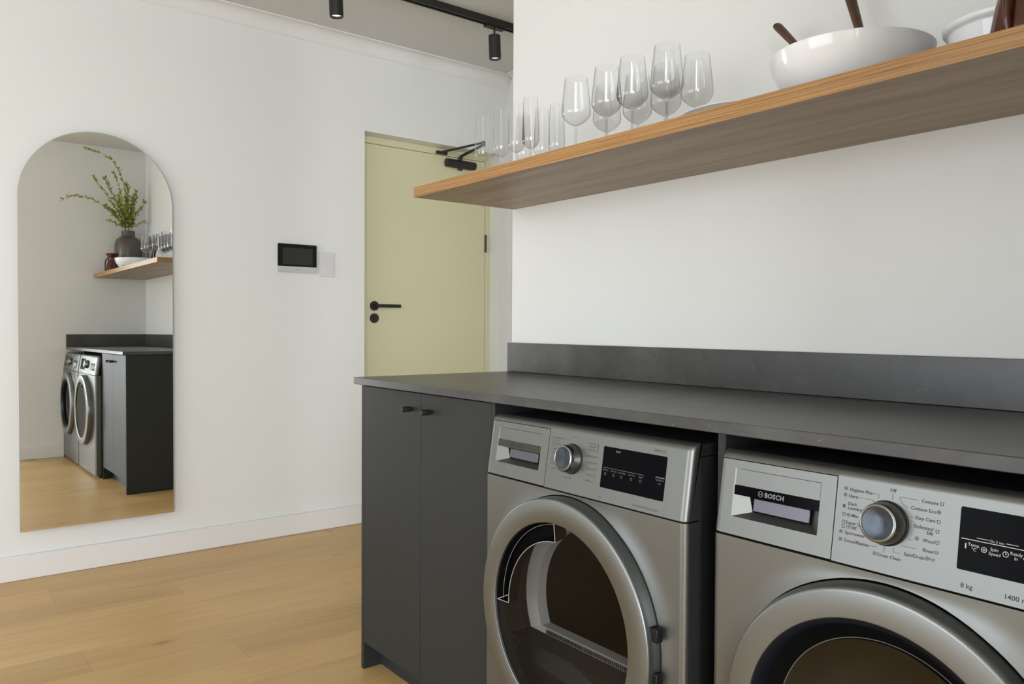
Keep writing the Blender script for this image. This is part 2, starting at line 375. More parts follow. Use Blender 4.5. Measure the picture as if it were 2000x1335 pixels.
window('window_2', [((XR, w['y0'], w['z0']), (XR + 0.05, w['y0'] + 0.05, w['z1'])), ((XR, w['y1'] - 0.05, w['z0']), (XR + 0.05, w['y1'], w['z1'])),
    ((XR, w['y0'] + 0.05, w['z0']), (XR + 0.05, w['y1'] - 0.05, w['z0'] + 0.05)), ((XR, w['y0'] + 0.05, w['z1'] - 0.05), (XR + 0.05, w['y1'] - 0.05, w['z1'])),
    ((XR, ym - 0.03, w['z0'] + 0.05), (XR + 0.05, ym + 0.03, w['z1'] - 0.05))])

window('passage_lamp_frame', [((XR - 0.10, 0.24, 0.57), (XR, 0.27, 2.23)), ((XR - 0.10, 1.07, 0.57), (XR, 1.10, 2.23)), ((XR - 0.10, 0.27, 0.57), (XR, 1.07, 0.60)), ((XR - 0.10, 0.27, 2.20), (XR, 1.07, 2.23))])  # frame put around the added passage lamp; the wall behind has no opening

# cornice: cove between wall and ceiling
def cove(L0, L1, fn):
    bm = bmesh.new(); d, h = 0.066, 0.072
    prof = [(0, -h), (0.004, -h), (0.006, -h + 0.004)]
    for k in range(9):
        t = k / 8 * pi / 2; prof.append((0.008 + (d - 0.018) * (1 - cos(t)), -h + 0.006 + (h - 0.014) * sin(t)))
    prof += [(d - 0.008, -0.008), (d, -0.007), (d, 0), (0, 0)]
    A = [bm.verts.new(fn(a, L0, b_)) for a, b_ in prof]; B = [bm.verts.new(fn(a, L1, b_)) for a, b_ in prof]; n = len(prof)
    for k in range(n): bm.faces.new((A[k], A[(k + 1) % n], B[(k + 1) % n], B[k]))
    bm.faces.new(A); bm.faces.new(B[::-1]); return bm
struct('trim_1', cove(-4.15, WEND - 0.001, lambda a, l, b_: (a, l, CEIL + b_ - 0.0002)), M['cornice'], M4=MWA)
struct('trim_2', cove(XA + 0.05, -0.0, lambda a, l, b_: (l, YCW - a, CEIL + b_ - 0.0002)), M['cornice'])
# baseboards
def bboard(name, a, b_, M4=None):
    bm = bmesh.new(); box(bm, a, b_); return struct(name, bm, M['trim'], bevel=0.004, M4=M4)
bboard('baseboard_left', (0, -4.15, 0), (0.018, DY0 - 0.01, 0.1045), MWA)
bboard('baseboard_return', (XD - 0.016, -0.998, 0), (XD, -0.645, 0.1045))

# ---- olive door set back in the wall
d1 = empty('door_1', M4=MWA); d1['kind'] = 'structure'
bm = bmesh.new(); box(bm, (-DR - 0.04, DY0 + 0.002, 0.006), (-DR, 2.1305, 2.0995)); leaf = obj('door_leaf', bm, M['green'], d1, bevel=0.0015)
bm = bmesh.new(); box(bm, (-DR - 0.06, DY0, 2.1022), (-DR, DY1, DZ + 0.03)); box(bm, (-DR - 0.06, 2.1335, 0), (-DR, DY1, 2.1022)); box(bm, (-DR - 0.06, DY0, 0), (-DR - 0.045, 2.1335, 2.1022))
obj('door_frame', bm, M['green'], d1, bevel=0.001)
# lever handle
def on_leaf(bm, y, z, r, t, n=40): lathe(bm, [(0, 0), (r, 0), (r, -t * 0.8), (r - 0.002, -t), (0, -t)], (0, 0, 0), 'Y', n)
bm = bmesh.new()
ML = Matrix.Translation((-DR, 0, 0)) @ Matrix.Rotation(radians(90), 4, 'Z')   # local -y -> out of the leaf (+x); local x -> +y
on_leaf(bm, 0, 0, 0.027, 0.010)
tube(bm, [(0, -0.008, 0), (0, -0.045, 0)], 0.0105, 16)
tube(bm, [(0, -0.045, 0), (0.004, -0.052, 0), (0.015, -0.054, 0), (0.14, -0.054, 0)], 0.0095, 16)
obj('lever_handle', bm, M['black'], leaf, smooth=True, M4=Matrix.Translation((0, 1.3567, 1.191)) @ ML)
bm = bmesh.new(); on_leaf(bm, 0, 0, 0.027, 0.010); lathe(bm, [(0, -0.010), (0.009, -0.010), (0.009, -0.013), (0, -0.013)], (0, 0, 0), 'Y', 20); box(bm, (-0.0015, -0.0145, -0.006), (0.0015, -0.0128, 0.006))
obj('lock_escutcheon', bm, M['black'], leaf, smooth=True, M4=Matrix.Translation((0, 1.3568, 1.1215)) @ ML)
# closer: body with end caps, pinion, folding arm and soffit shoe
cl = None
bm = bmesh.new()
tube(bm, [(-DR + 0.026, 1.825, 2.058), (-DR + 0.026, 2.03, 2.058)], 0.024, 24); box(bm, (-DR, 1.835, 2.036), (-DR + 0.03, 2.02, 2.08))
tube(bm, [(-DR + 0.026, 1.925, 2.02), (-DR + 0.026, 1.925, 2.1)], 0.014, 16)
cl = obj('door_closer', bm, M['black'], d1, smooth=True)
bm = bmesh.new(); tube(bm, [(-DR + 0.026, 1.925, 2.104), (-DR + 0.33, 1.875, 2.113)], 0.008, 10); tube(bm, [(-DR + 0.33, 1.875, 2.126), (-DR + 0.015, 1.79, 2.113)], 0.0065, 10)
box(bm, (-DR, 1.765, 2.104), (-DR + 0.022, 1.835, 2.120)); tube(bm, [(-DR + 0.33, 1.875, 2.106), (-DR + 0.33, 1.875, 2.134)], 0.011, 12)
obj('closer_arm', bm, M['black'], cl, smooth=True)
for zz in (0.25, 1.5945, 1.95):
    bm = bmesh.new(); tube(bm, [(-DR + 0.004, 2.1330, zz - 0.054), (-DR + 0.004, 2.1330, zz + 0.054)], 0.0065, 14); obj('hinge', bm, M['black'], d1, smooth=True)

# ================================================================== MIRROR
MM = MWA @ Matrix.Translation((0, 0, 0))
mir = empty('arched_mirror', M4=MWA @ Matrix.Translation((0, -0.0605, 0.2064)))
tag(mir, 'tall frameless arched mirror hung low on the pale wall', 'mirror')
hw = 0.3043; H = 1.9182 - 0.2064
out = [(-hw, 0), (hw, 0)] + [(hw * cos(pi * k / 64), H - hw + hw * sin(pi * k / 64)) for k in range(65)]
TILT = math.tan(radians(0.2153))
bm = bmesh.new(); 
f_ = lambda a, b_, h: (h - (b_ - 0.8) * TILT, a, b_)
poly_prism(bm, out, 0.0262, 0.0317, f_)
for f in bm.faces: f.material_index = 1
bm.normal_update()
mx = max(bm.faces, key=lambda f: f.normal.x * f.calc_area()); 
for f in bm.faces:
    if len(f.verts) > 10 and sum(v.co.x for v in f.verts) / len(f.verts) > 0.027: f.material_index = 0
obj('mirror_glass', bm, [M['mirror'], M['mirrorback']], mir)
bm = bmesh.new(); sc_ = 0.93
poly_prism(bm, [(a * sc_, b_ * 0.96 + 0.035) for a, b_ in out], 0.0005, 0.0255, lambda a, b_, h: (h - ((b_ - 0.8) * TILT if h > 0.01 else 0), a, b_))
obj('backing_board', bm, M['mirrorback'], mir)

# ================================================================== INTERCOM + SWITCH
ic = empty('intercom_panel', M4=MWA @ Matrix.Translation((0, 0.8564, 1.4225))); tag(ic, 'black intercom screen with a silver bottom strip on the wall', 'intercom')
bm = bmesh.new(); poly_prism(bm, rrect(-0.095, 0.095, -0.064, 0.064, 0.004), 0.0, 0.012, lambda a, b_, h: (h, a, b_)); obj('housing', bm, M['whitep'], ic)
bm = bmesh.new(); poly_prism(bm, rrect(-0.1035, 0.1035, -0.0425, 0.0715, 0.003), 0.012, 0.019, lambda a, b_, h: (h, a, b_)); obj('screen_bezel', bm, M['screenf'], ic)
bm = bmesh.new(); box(bm, (0.019, -0.079, -0.0335), (0.0193, 0.0805, 0.0515)); obj('screen', bm, M['screen'], ic)
bm = bmesh.new(); poly_prism(bm, rrect(-0.1035, 0.1035, -0.0715, -0.043, 0.003), 0.012, 0.019, lambda a, b_, h: (h, a, b_)); st = obj('bottom_strip', bm, M['silverp'], ic); st['label'] = 'silver strip below the screen'
bm = bmesh.new()
for k in range(6): box(bm, (0.0190, -0.012 + k * 0.0042, -0.0585), (0.0192, -0.0092 + k * 0.0042, -0.0555))
obj('maker_mark', bm, M['greyink'], st)
sw = empty('light_switch', M4=MWA @ Matrix.Translation((0, 1.0218, 1.3996))); tag(sw, 'white three-way light switch plate beside the intercom', 'switch')
bm = bmesh.new(); poly_prism(bm, rrect(-0.0435, 0.0435, -0.0635, 0.0635, 0.003), 0.0, 0.0085, lambda a, b_, h: (h, a, b_)); obj('plate', bm, M['whitep'], sw, bevel=0.002)
bm = bmesh.new(); poly_prism(bm, rrect(-0.034, 0.034, -0.050, 0.050, 0.002), 0.0085, 0.0100, lambda a, b_, h: (h, a, b_)); obj('cover', bm, M['whitep'], sw, bevel=0.0006)
for yy, zz in ((-0.012, 0.02), (0.016, 0.024), (0.003, -0.012)):
    bm = bmesh.new(); poly_prism(bm, rrect(yy - 0.008, yy + 0.008, zz - 0.010, zz + 0.010, 0.001), 0.010, 0.0125, lambda a, b_, h: (h, a, b_)); rk = obj('rocker', bm, M['whitep'], sw, bevel=0.0005)
    bm = bmesh.new(); box(bm, (0.0125, yy - 0.0045, zz + 0.003), (0.0127, yy + 0.0045, zz + 0.006)); obj('indicator', bm, M['switchmark'], rk)

# ================================================================== TRACK AND SPOTS
tr = empty('lighting_track', (-0.95, 0, CEIL)); tag(tr, 'black lighting track fixed along the ceiling', 'lighting track')
bm = bmesh.new(); box(bm, (-0.0178, -2.0, -0.034), (-0.009, 1.13, 0)); box(bm, (0.009, -2.0, -0.034), (0.0178, 1.13, 0)); box(bm, (-0.009, -2.0, -0.012), (0.009, 1.13, 0)); obj('rail', bm, M['black'], tr)
for ya in (-2.004, 1.13):
    bm = bmesh.new(); box(bm, (-0.0178, ya, -0.034), (0.0178, ya + 0.004, 0)); obj('end_cap', bm, M['black'], tr)
def spot(y, label, g='spotlights on the ceiling track'):
    s = empty('track_spotlight', (-0.95, y, CEIL - 0.034)); tag(s, label, 'spotlight', g)
    bm = bmesh.new(); box(bm, (-0.0165, -0.055, -0.012), (0.0165, 0.055, -0.0003)); obj('adapter', bm, M['blackp'], s)
    bm = bmesh.new(); tube(bm, [(0, 0, -0.012), (0, 0, -0.046)], 0.0055, 12); obj('stem', bm, M['black'], s, smooth=True)
    tl = Matrix.Translation((0, 0, -0.046)) @ Matrix.Rotation(radians(2.5), 4, 'X')
    bm = bmesh.new(); lathe(bm, [(0, 0), (0.0285, 0), (0.030, -0.0015), (0.030, -0.115), (0.0285, -0.117), (0.0255, -0.117), (0.0245, -0.110), (0.0245, -0.106)], n=40); body = obj('lamp_cylinder', bm, M['black'], s, smooth=True, M4=tl)
    bm = bmesh.new(); lathe(bm, [(0.0243, -0.1065), (0.015, -0.109), (0, -0.110)], n=32); obj('lens', bm, M['spotglow'], body, smooth=True)
    l = bpy.data.lights.new('spot_lamp', 'SPOT'); l.energy = 2.5; l.spot_size = radians(70); l.spot_blend = 0.7; l.color = (1, 0.86, 0.72); l.shadow_soft_size = 0.02
    lo = bpy.data.objects.new('spot_lamp', l); COL.objects.link(lo); lo.parent = s; lo.location = (0, 0.004, -0.170)
    return s
spot(0.615, 'black cylinder spotlight hanging whole below the ceiling track near the doorway corner')
spot(-0.245, 'black cylinder spotlight cut by the top edge of the photo')

# ================================================================== SHELF
sh = empty('floating_shelf', (XS, 0, ZS - TS)); tag(sh, 'thick oak floating shelf on the wall holding glasses and bowls', 'shelf')
SL = XD - XS - 0.0005
bm = bmesh.new(); box(bm, (0.0012, -DS + 0.0012, 0), (SL, -0.0005, TS)); obj('board', bm, M['oakshade'], sh)
bm = bmesh.new(); box(bm, (0, -DS, 0), (SL, -DS + 0.0012, TS)); box(bm, (0, -DS + 0.0012, 0), (0.0012, -0.0005, TS)); e_ = obj('edge_band', bm, M['oakface'], sh); e_['label'] = 'orange oak edge band'

# ================================================================== COUNTER AND CABINET
ct = empty('stone_countertop', (0, 0, HC - TC)); tag(ct, 'charcoal stone countertop over the cabinet and both machines', 'countertop')
bm = bmesh.new(); box(bm, (0, -DC, 0), (XD - 0.001, -0.001, TC)); obj('slab', bm, M['stone'], ct, bevel=0.0015)
bm = bmesh.new(); box(bm, (0, -TB, TC + 0.0008), (XD - 0.001, -0.001, TC + HB)); obj('upstand', bm, M['stone'], ct, bevel=0.001)
bm = bmesh.new(); box(bm, (XD - 0.021, -DC + 0.001, TC + 0.0008), (XD - 0.001, -TB - 0.0005, TC + HB)); obj('upstand', bm, M['stone'], ct, bevel=0.001)
cb = empty('base_cabinet', (0.0139, 0, 0)); tag(cb, 'dark grey two-door base cabinet under the left end of the countertop', 'cabinet')
X0 = 0.0139; ZT = HC - TC
def cbox(name, a, b_, m_=None, par=None, bev=0.0008):
    bm = bmesh.new(); box(bm, (a[0] - X0, a[1], a[2]), (b_[0] - X0, b_[1], b_[2])); return obj(name, bm, m_ or M['cab'], par or cb, bevel=bev)
cbox('side_panel', (X0, YC, 0), (0.0300, -0.002, ZT - 0.001)); cbox('side_panel', (0.7015, YC, 0), (0.7167, -0.002, ZT - 0.001))
cbox('carcass', (0.0302, YC + 0.020, 0.088), (0.7013, -0.01, ZT - 0.004), M['cabin'])
cbox('toe_kick', (0.0302, YC + 0.062, 0), (0.7013, YC + 0.078, 0.0878))
dl = cbox('door', (0.0318, YC, 0.0862), (0.3690, YC + 0.018, ZT - 0.005)); dr_ = cbox('door', (0.3712, YC, 0.0862), (0.7000, YC + 0.018, ZT - 0.005))
for d_, x in ((dl, 0.3267), (dr_, 0.4300)):
    bm = bmesh.new(); lathe(bm, [(0, 0), (0.0052, 0), (0.0052, -0.006), (0.0072, -0.008), (0.0078, -0.011), (0.0078, -0.034), (0.0068, -0.036), (0, -0.036)], (0, 0, 0), 'Y', 28)
    obj('knob', bm, M['black'], d_, smooth=True, M4=Matrix.Translation((x - X0, YC, 0.845)))
# support panel between the machines, and one by the return wall
dv = empty('support_panel', (1.378, YC, 0)); tag(dv, 'narrow dark grey support panel standing between the two machines', 'support panel')
bm = bmesh.new(); box(bm, (0, 0, 0), (0.0155, -YC - 0.003, ZT - 0.001)); obj('panel', bm, M['cab'], dv, bevel=0.0008)
bm = bmesh.new(); box(bm, (0.0003, -0.0016, 0), (0.0152, 0, ZT - 0.001)); obj('front_edging', bm, M['cab'], dv)

# ================================================================== MACHINES
CXD, CZD = 0.299, 0.4705
ZP = 0.7335; SLP = 0.15; NRM = sqrt(1 + SLP * SLP)
def PT(a, b_, h):       # on the control panel: a = x, b = height z on the panel, h = out
    return (a, (b_ - ZP) * SLP - h / NRM, b_ + h * SLP / NRM)
MW = 0.603
def corner(t, r=0.013):
    return r - sqrt(max(0, r * r - (r - t) ** 2)) if t < r else 0.0
def skin(bm, prof, x0, x1, rl, rr):
    xs = []
    if rl: xs += [x0 + q for q in (0, 0.0006, 0.002, 0.0042, 0.0075, 0.0105, 0.013)]
    else: xs += [x0]
    if rr: xs += [x1 - q for q in (0.013, 0.0105, 0.0075, 0.0042, 0.002, 0.0006, 0)]
    else: xs += [x1]
    grid = []
    for x in xs:
        off_ = max(corner(x - x0) if rl else 0, corner(x1 - x) if rr else 0)
        grid.append([bm.verts.new((x, y + off_ if k_ else y, z)) for y, z, k_ in prof])
    for A, B in zip(grid, grid[1:]):
        for k in range(len(prof) - 1): bm.faces.new((A[k], B[k], B[k + 1], A[k + 1]))
    bm.faces.new(grid[0]); bm.faces.new(grid[-1][::-1])
FPROF = [(0.040, 0.7335, 0), (0.0006, 0.7335, 1), (-0.0002, 0.7345, 1), (0.0003, 0.736, 1), ((0.857 - ZP) * SLP, 0.857, 1), (0.0205, 0.8625, 1), (0.0245, 0.8668, 1), (0.031, 0.8698, 1), (0.040, 0.8712, 0)]
TPROF = [(0.040, 0.8582, 0), ((0.8582 - ZP) * SLP, 0.8582, 1)] + FPROF[5:]
def machine(name, X, kind):
    root = empty(name, (X, YF, 0))
    # lower front with round opening
    bm = bmesh.new(); z0, z1 = 0.022, 0.7312; xa, xb = 0.013, MW - 0.013; R_ = 0.2570 if kind == 'dryer' else 0.2510
    angs = sorted(set([2 * pi * k / 96 for k in range(96)] + [math.atan2(z - CZD, x - CXD) % (2 * pi) for x in (xa, xb) for z in (z0, z1)]))
    RR = (0.0, 0.004, 0.009, 0.015, 0.022, 0.030, 0.040); cols = []
    for a in angs:
        c_, s_ = cos(a), sin(a); t_ = min(((xb - CXD) / c_ if c_ > 1e-9 else (xa - CXD) / c_ if c_ < -1e-9 else 9), ((z1 - CZD) / s_ if s_ > 1e-9 else (z0 - CZD) / s_ if s_ < -1e-9 else 9))
        col = [bm.verts.new((CXD + R_ * c_, 0.03, CZD + R_ * s_))]
        for dr in RR:
            r = R_ + dr * min(1.0, (t_ - R_ - 0.0006) / 0.042); z = CZD + r * s_
            q = (1 - dr / 0.040); lift = 0.0055 * q * q * min(1.0, max(0.0, (z1 - z) / 0.045)) * min(1.0, (t_ - R_) / 0.03)
            col.append(bm.verts.new((CXD + r * c_, -lift, z)))
        col.append(bm.verts.new((CXD + t_ * c_, 0, CZD + t_ * s_))); cols.append(col)
    for A, B in zip(cols, cols[1:] + cols[:1]):
        for k in range(len(A) - 1): bm.faces.new((A[k], B[k], B[k + 1], A[k + 1]))
    for sgn, xe in ((1, 0.0), (-1, MW)):      # rounded vertical corners
        col = []
        for k in range(15):
            t_ = k / 14 * pi / 2; col.append((xe + sgn * (0.013 - 0.013 * sin(t_)), 0.013 - 0.013 * cos(t_)))
        col.append((xe, 0.040)); col.append((xe + sgn * 0.004, 0.040))
        vs = [(bm.verts.new((x, y, z0)), bm.verts.new((x, y, z1))) for x, y in col]
        for (a, b_), (c_, d_) in zip(vs, vs[1:]): bm.faces.new((a, b_, d_, c_))
    # top ledge catching light under the fascia, bottom lip
    a = [bm.verts.new(p) for p in ((0.013, 0, z1), (MW - 0.013, 0, z1), (MW - 0.004, 0.012, z1 + 0.0004), (0.004, 0.012, z1 + 0.0004))]; bm.faces.new(a)
    a = [bm.verts.new(p) for p in ((0.013, 0, z0), (MW - 0.013, 0, z0), (MW - 0.013, 0.03, z0), (0.013, 0.03, z0))]; bm.faces.new(a)
    front = obj('front_panel', bm, M['inox'], root, smooth=True, auto=40); wn_ = front.modifiers.new('wn', 'WEIGHTED_NORMAL'); wn_.keep_sharp = True; wn_.weight = 80
    # case
    bm = bmesh.new(); box(bm, (0.003, 0.041, 0.02), (0.006, 0.58, 0.845)); box(bm, (MW - 0.006, 0.041, 0.02), (MW - 0.003, 0.58, 0.845)); box(bm, (0.006, 0.57, 0.02), (MW - 0.006, 0.58, 0.845)); box(bm, (0.006, 0.012, 0.02), (MW - 0.006, 0.57, 0.024))
    obj('side_casing', bm, M['sidepanel'] if kind == 'washer' else M['lid'], root)
    bm = bmesh.new(); box(bm, (MW - 0.0028, 0.043, 0.02), (MW - 0.0006, 0.0465, 0.838)); obj('casing_edge', bm, M['inoxring'], root)
    bm = bmesh.new(); box(bm, (0.002, 0.0405, 0.8455), (MW - 0.002, 0.585, 0.868)); obj('lid', bm, M['lid'], root, bevel=0.004)
    bm = bmesh.new(); box(bm, (0.004, 0.013, 0.7314), (MW - 0.004, 0.0395, 0.7333)); box(bm, (0.006, 0.026, 0.7334), (0.2157, 0.0395, 0.857)); obj('inner_chassis', bm, M['dark'], root)
    for x in (0.05, MW - 0.05):
        for y in (0.08, 0.52):
            bm = bmesh.new(); lathe(bm, [(0, 0), (0.02, 0), (0.02, 0.008), (0.008, 0.010), (0.008, 0.0205), (0, 0.0205)], n=20); obj('foot', bm, M['rubber'], root, smooth=True, M4=Matrix.Translation((x, y, 0)))
    # plinth in shade
    bm = bmesh.new(); box(bm, (0.02, 0.028, 0.004), (MW - 0.02, 0.034, 0.0218)); obj('plinth', bm, M['blackp'], root)
    # service flap, lower left
    bm = bmesh.new(); fz = 0.186
    for a, b_ in (((0.03, fz), (0.17, fz)), ((0.17, fz), (0.17, 0.05)), ((0.17, 0.05), (0.03, 0.05)), ((0.03, 0.05), (0.03, fz))):
        line_into(bm, [a, b_], 0.0016, lambda a, b_, h: (a, -h, b_), 0.0003)
    obj('service_flap_seam', bm, M['ink'], front)
    # fascia
    bm = bmesh.new(); skin(bm, FPROF, 0.2160, MW, False, True); skin(bm, TPROF, 0.0, 0.2160, True, False)
    fas = obj('control_fascia', bm, M['inox'], root, smooth=True, auto=40); wn_ = fas.modifiers.new('wn', 'WEIGHTED_NORMAL'); wn_.keep_sharp = True; wn_.weight = 80
    # detergent drawer / water container
    bm = bmesh.new()
    za, zb, xl, xr = 0.7352, 0.8568, 0.0006, 0.2145
    RX0, RX1, RZ0, RZ1 = 0.0340, 0.1900, 0.7645, 0.8435
    def q4(pts): return bm.faces.new([bm.verts.new(p) for p in pts])
    xs = [xl + v for v in (0, 0.0006, 0.002, 0.0042, 0.0075, 0.0105, 0.013)] + [RX0, RX1, xr]
    def P0(x, z): p = PT(x, z, 0.0); return (p[0], p[1] + corner(x - xl if x - xl < 0.013 else 1), p[2])
    zsn = [za, RZ0, RZ1, zb]
    for k in range(len(xs) - 1):
        for q in range(3):
            if abs(xs[k] - RX0) < 1e-6 and q == 1: continue
            q4([P0(xs[k], zsn[q]), P0(xs[k + 1], zsn[q]), P0(xs[k + 1], zsn[q + 1]), P0(xs[k], zsn[q + 1])])
    IX0, IX1, IZ0, IZ1, DPH = 0.0610, 0.1690, 0.7755, 0.8435, -0.020
    o4 = [PT(RX0, RZ0, 0), PT(RX1, RZ0, 0), PT(RX1, RZ1, 0), PT(RX0, RZ1, 0)]; i4 = [PT(IX0, IZ0, DPH), PT(IX1, IZ0, DPH), PT(IX1, IZ1, DPH), PT(IX0, IZ1, DPH)]
    for k in range(4): q4([o4[k], o4[(k + 1) % 4], i4[(k + 1) % 4], i4[k]])
    q4(i4)
    def e4(pts): q4(pts)
    # returned edges so the seam reads as a real gap
    for a, b_ in (((xl, za), (xr, za)), ((xr, za), (xr, zb)), ((xr, zb), (xl, zb)), ((xl, zb), (xl, za))):
        A, B = P0(*a), P0(*b_); q4([A, B, (B[0], B[1] + 0.012, B[2]), (A[0], A[1] + 0.012, A[2])])
    bmesh.ops.remove_doubles(bm, verts=bm.verts, dist=1e-6)
    drw = obj('detergent_drawer' if kind == 'washer' else 'water_container_drawer', bm, M['inox'], root)
    bm = bmesh.new()      # flap over the grip: plain upper piece
    poly_prism(bm, [(RX0 + 0.001, 0.8165), (RX1 - 0.001, 0.8165), (RX1 - 0.0006, RZ1 - 0.0008), (RX0 + 0.0006, RZ1 - 0.0008)], -0.006, -0.0015, PT); obj('grip_cover', bm, M['inox'], drw)
    bm = bmesh.new()
    poly_prism(bm, [(RX0 + 0.0015, 0.8005), (RX1 - 0.0015, 0.8005), (RX1 - 0.001, 0.8163), (RX0 + 0.001, 0.8163)], -0.006, -0.0008, PT); bar = obj('badge_bar', bm, M['gloss'] if kind == 'washer' else M['barbrown'], drw); bar['label'] = 'dark glossy bar with lettering'
    bm = bmesh.new()
    lx = 0.086
    ringline(bm, lx, 0.8085, 0.0045, 0.0007, PT, 20, -0.0004); line_into(bm, [(lx - 0.002, 0.8058), (lx - 0.002, 0.8112)], 0.0008, PT, -0.0004); line_into(bm, [(lx + 0.002, 0.8058), (lx + 0.002, 0.8112)], 0.0008, PT, -0.0004); line_into(bm, [(lx - 0.002, 0.8085), (lx + 0.002, 0.8085)], 0.0008, PT, -0.0004)
    text_into(bm, 'BOSCH', 0.0105, lambda a, b_, h: PT(a + 0.0935, b_ + 0.8048, -0.0004), bold=0.0003, spacing=1.05); obj('badge_lettering', bm, M['badge'] if kind == 'washer' else M['ink'], bar)
    bm = bmesh.new(); poly_prism(bm, [(IX0 + 0.003, IZ0 + 0.002), (IX1 - 0.003, IZ0 + 0.002), (IX1 - 0.003, 0.7985), (IX0 + 0.003, 0.7985)], DPH + 0.0006, DPH + 0.004, PT); obj('grip_insert', bm, M['insert'], drw, bevel=0.001)
    # rotary knob
    KX, KZ = 0.2925, 0.8035
    mk = Matrix.Translation(PT(KX, KZ, 0)) @ Matrix.Rotation(math.atan(SLP) * -1, 4, 'X')
    bm = bmesh.new(); lathe(bm, [(0.0, 0.0002), (0.0318, 0.0002), (0.0318, -0.0015), (0.0300, -0.0022), (0, -0.0022)], (0, 0, 0), 'Y', 64); col_ = obj('knob_collar', bm, M['blackp'], root, smooth=True, M4=mk)
    bm = bmesh.new(); lathe(bm, [(0.0298, -0.0022), (0.0292, -0.012), (0.0275, -0.0225), (0.0262, -0.0255), (0.0245, -0.0265), (0.0236, -0.0266), (0.0228, -0.0262), (0.0224, -0.0248)], (0, 0, 0), 'Y', 96)
    kb = obj('program_knob', bm, M['knobside'], root, smooth=True, auto=28, M4=mk)
    bm = bmesh.new(); lathe(bm, [(0.0224, -0.0248), (0.0190, -0.0242), (0, -0.0212)], (0, 0, 0), 'Y', 96); obj('knob_face', bm, M['knobface'], kb, smooth=True, auto=50)
    bm = bmesh.new(); ringline(bm, 0, 0, 0.0222, 0.0006, lambda a, b_, h: (a, -0.0242, b_), 48); obj('knob_ring', bm, M['blackp'], kb)
    # display
    DX0, DX1, DZ0, DZ1 = (0.3830, 0.5470, 0.7610, 0.8415) if kind == 'dryer' else (0.3895, 0.5540, 0.7645, 0.8450)
    bm = bmesh.new(); poly_prism(bm, rrect(DX0, DX1, DZ0, DZ1, 0.0025), 0.0, 0.0006, PT); dsp = obj('display', bm, M['gloss'], root)
    bm = bmesh.new(); inkp = bmesh.new()
    T = lambda s, x, z, size, al='LEFT', b=bm, bold=0.0, mt=0: text_into(b, s, size, lambda a, b_, h: PT(a + x, b_ + z, 0.0003 if b is inkp else 0.0009), al, bold, mt=mt)
    Lw = lambda pts, w, b=bm, mt=0: line_into(b, pts, w, PT, 0.0009 if b is bm else 0.0003, mt)
    if kind == 'washer':
        Lw([(DX0 + 0.003, 0.8045), (DX1 - 0.003, 0.8045)], 0.0009); Lw([(0.411, 0.8082), (0.425, 0.8082)], 0.0007); Lw([(0.445, 0.8082), (0.459, 0.8082)], 0.0007); T('On 3 sec.', 0.435, 0.8063, 0.0046, 'CENTER')
        for s, x, z in (('Temp.', 0.4085, 0.7965), ('°C', 0.4085, 0.7910), ('Spin', 0.4325, 0.7960), ('Speed', 0.4330, 0.7905), ('Ready', 0.4575, 0.7960), ('In', 0.4575, 0.7905)): T(s, x, z, 0.0058, 'CENTER')
        Lw([(0.3985, 0.7925), (0.3985, 0.7992)], 0.0016); ringline(bm, 0.4205, 0.7952, 0.0032, 0.0008, PT, 20, 0.0009); ringline(bm, 0.4205, 0.7952, 0.0012, 0.0008, PT, 12, 0.0009)
        ringline(bm, 0.4455, 0.7952, 0.0032, 0.0008, PT, 20, 0.0009); Lw([(0.4455, 0.7952), (0.4455, 0.7975)], 0.0007); Lw([(0.4455, 0.7952), (0.4470, 0.7952)], 0.0007)
        Lw([(0.4655, 0.7945), (0.4685, 0.7968), (0.4685, 0.7922), (0.4655, 0.7945)], 0.0012); ringline(bm, 0.4735, 0.7950, 0.0036, 0.0009, PT, 6, 0.0009); Lw([(0.4715, 0.795), (0.4755, 0.795)], 0.0018)
        for x in (0.492, 0.516, 0.540): ringline(bm, x, 0.7952, 0.003, 0.0008, PT, 16, 0.0009)
        obj('display_legend', bm, M['whiteink'], dsp)
        prog = ((0.2355, 0.8392, 'Hygiene Plus', 'LEFT'), (0.2345, 0.8297, 'Shirts', 'LEFT'), (0.2345, 0.8187, 'Dark', 'LEFT'), (0.2345, 0.8125, 'Laundry', 'LEFT'), (0.2410, 0.8022, 'Mix', 'LEFT'), (0.2335, 0.7915, 'Super Quick', 'LEFT'), (0.2335, 0.7850, "15'/30'", 'LEFT'),
            (0.2335, 0.7768, 'Sportswear', 'LEFT'), (0.2328, 0.7655, 'Duvet/Blanket', 'LEFT'), (0.3170, 0.7565, 'Drum Clean', 'RIGHT'), (0.3485, 0.7655, 'Spin/Drain', 'RIGHT'), (0.3590, 0.7762, 'Rinse', 'RIGHT'), (0.3595, 0.7890, 'Wool', 'RIGHT'),
            (0.3570, 0.8055, 'Delicates/', 'RIGHT'), (0.3570, 0.7995, 'Silk', 'RIGHT'), (0.3585, 0.8170, 'Easy Care', 'RIGHT'), (0.3585, 0.8290, 'Cottons Eco', 'RIGHT'), (0.3605, 0.8405, 'Cottons', 'RIGHT'), (0.2985, 0.8480, 'Off', 'CENTER'))
        for x, z, s, al in prog: T(s, x, z, 0.0066, al, inkp, 0.00008)
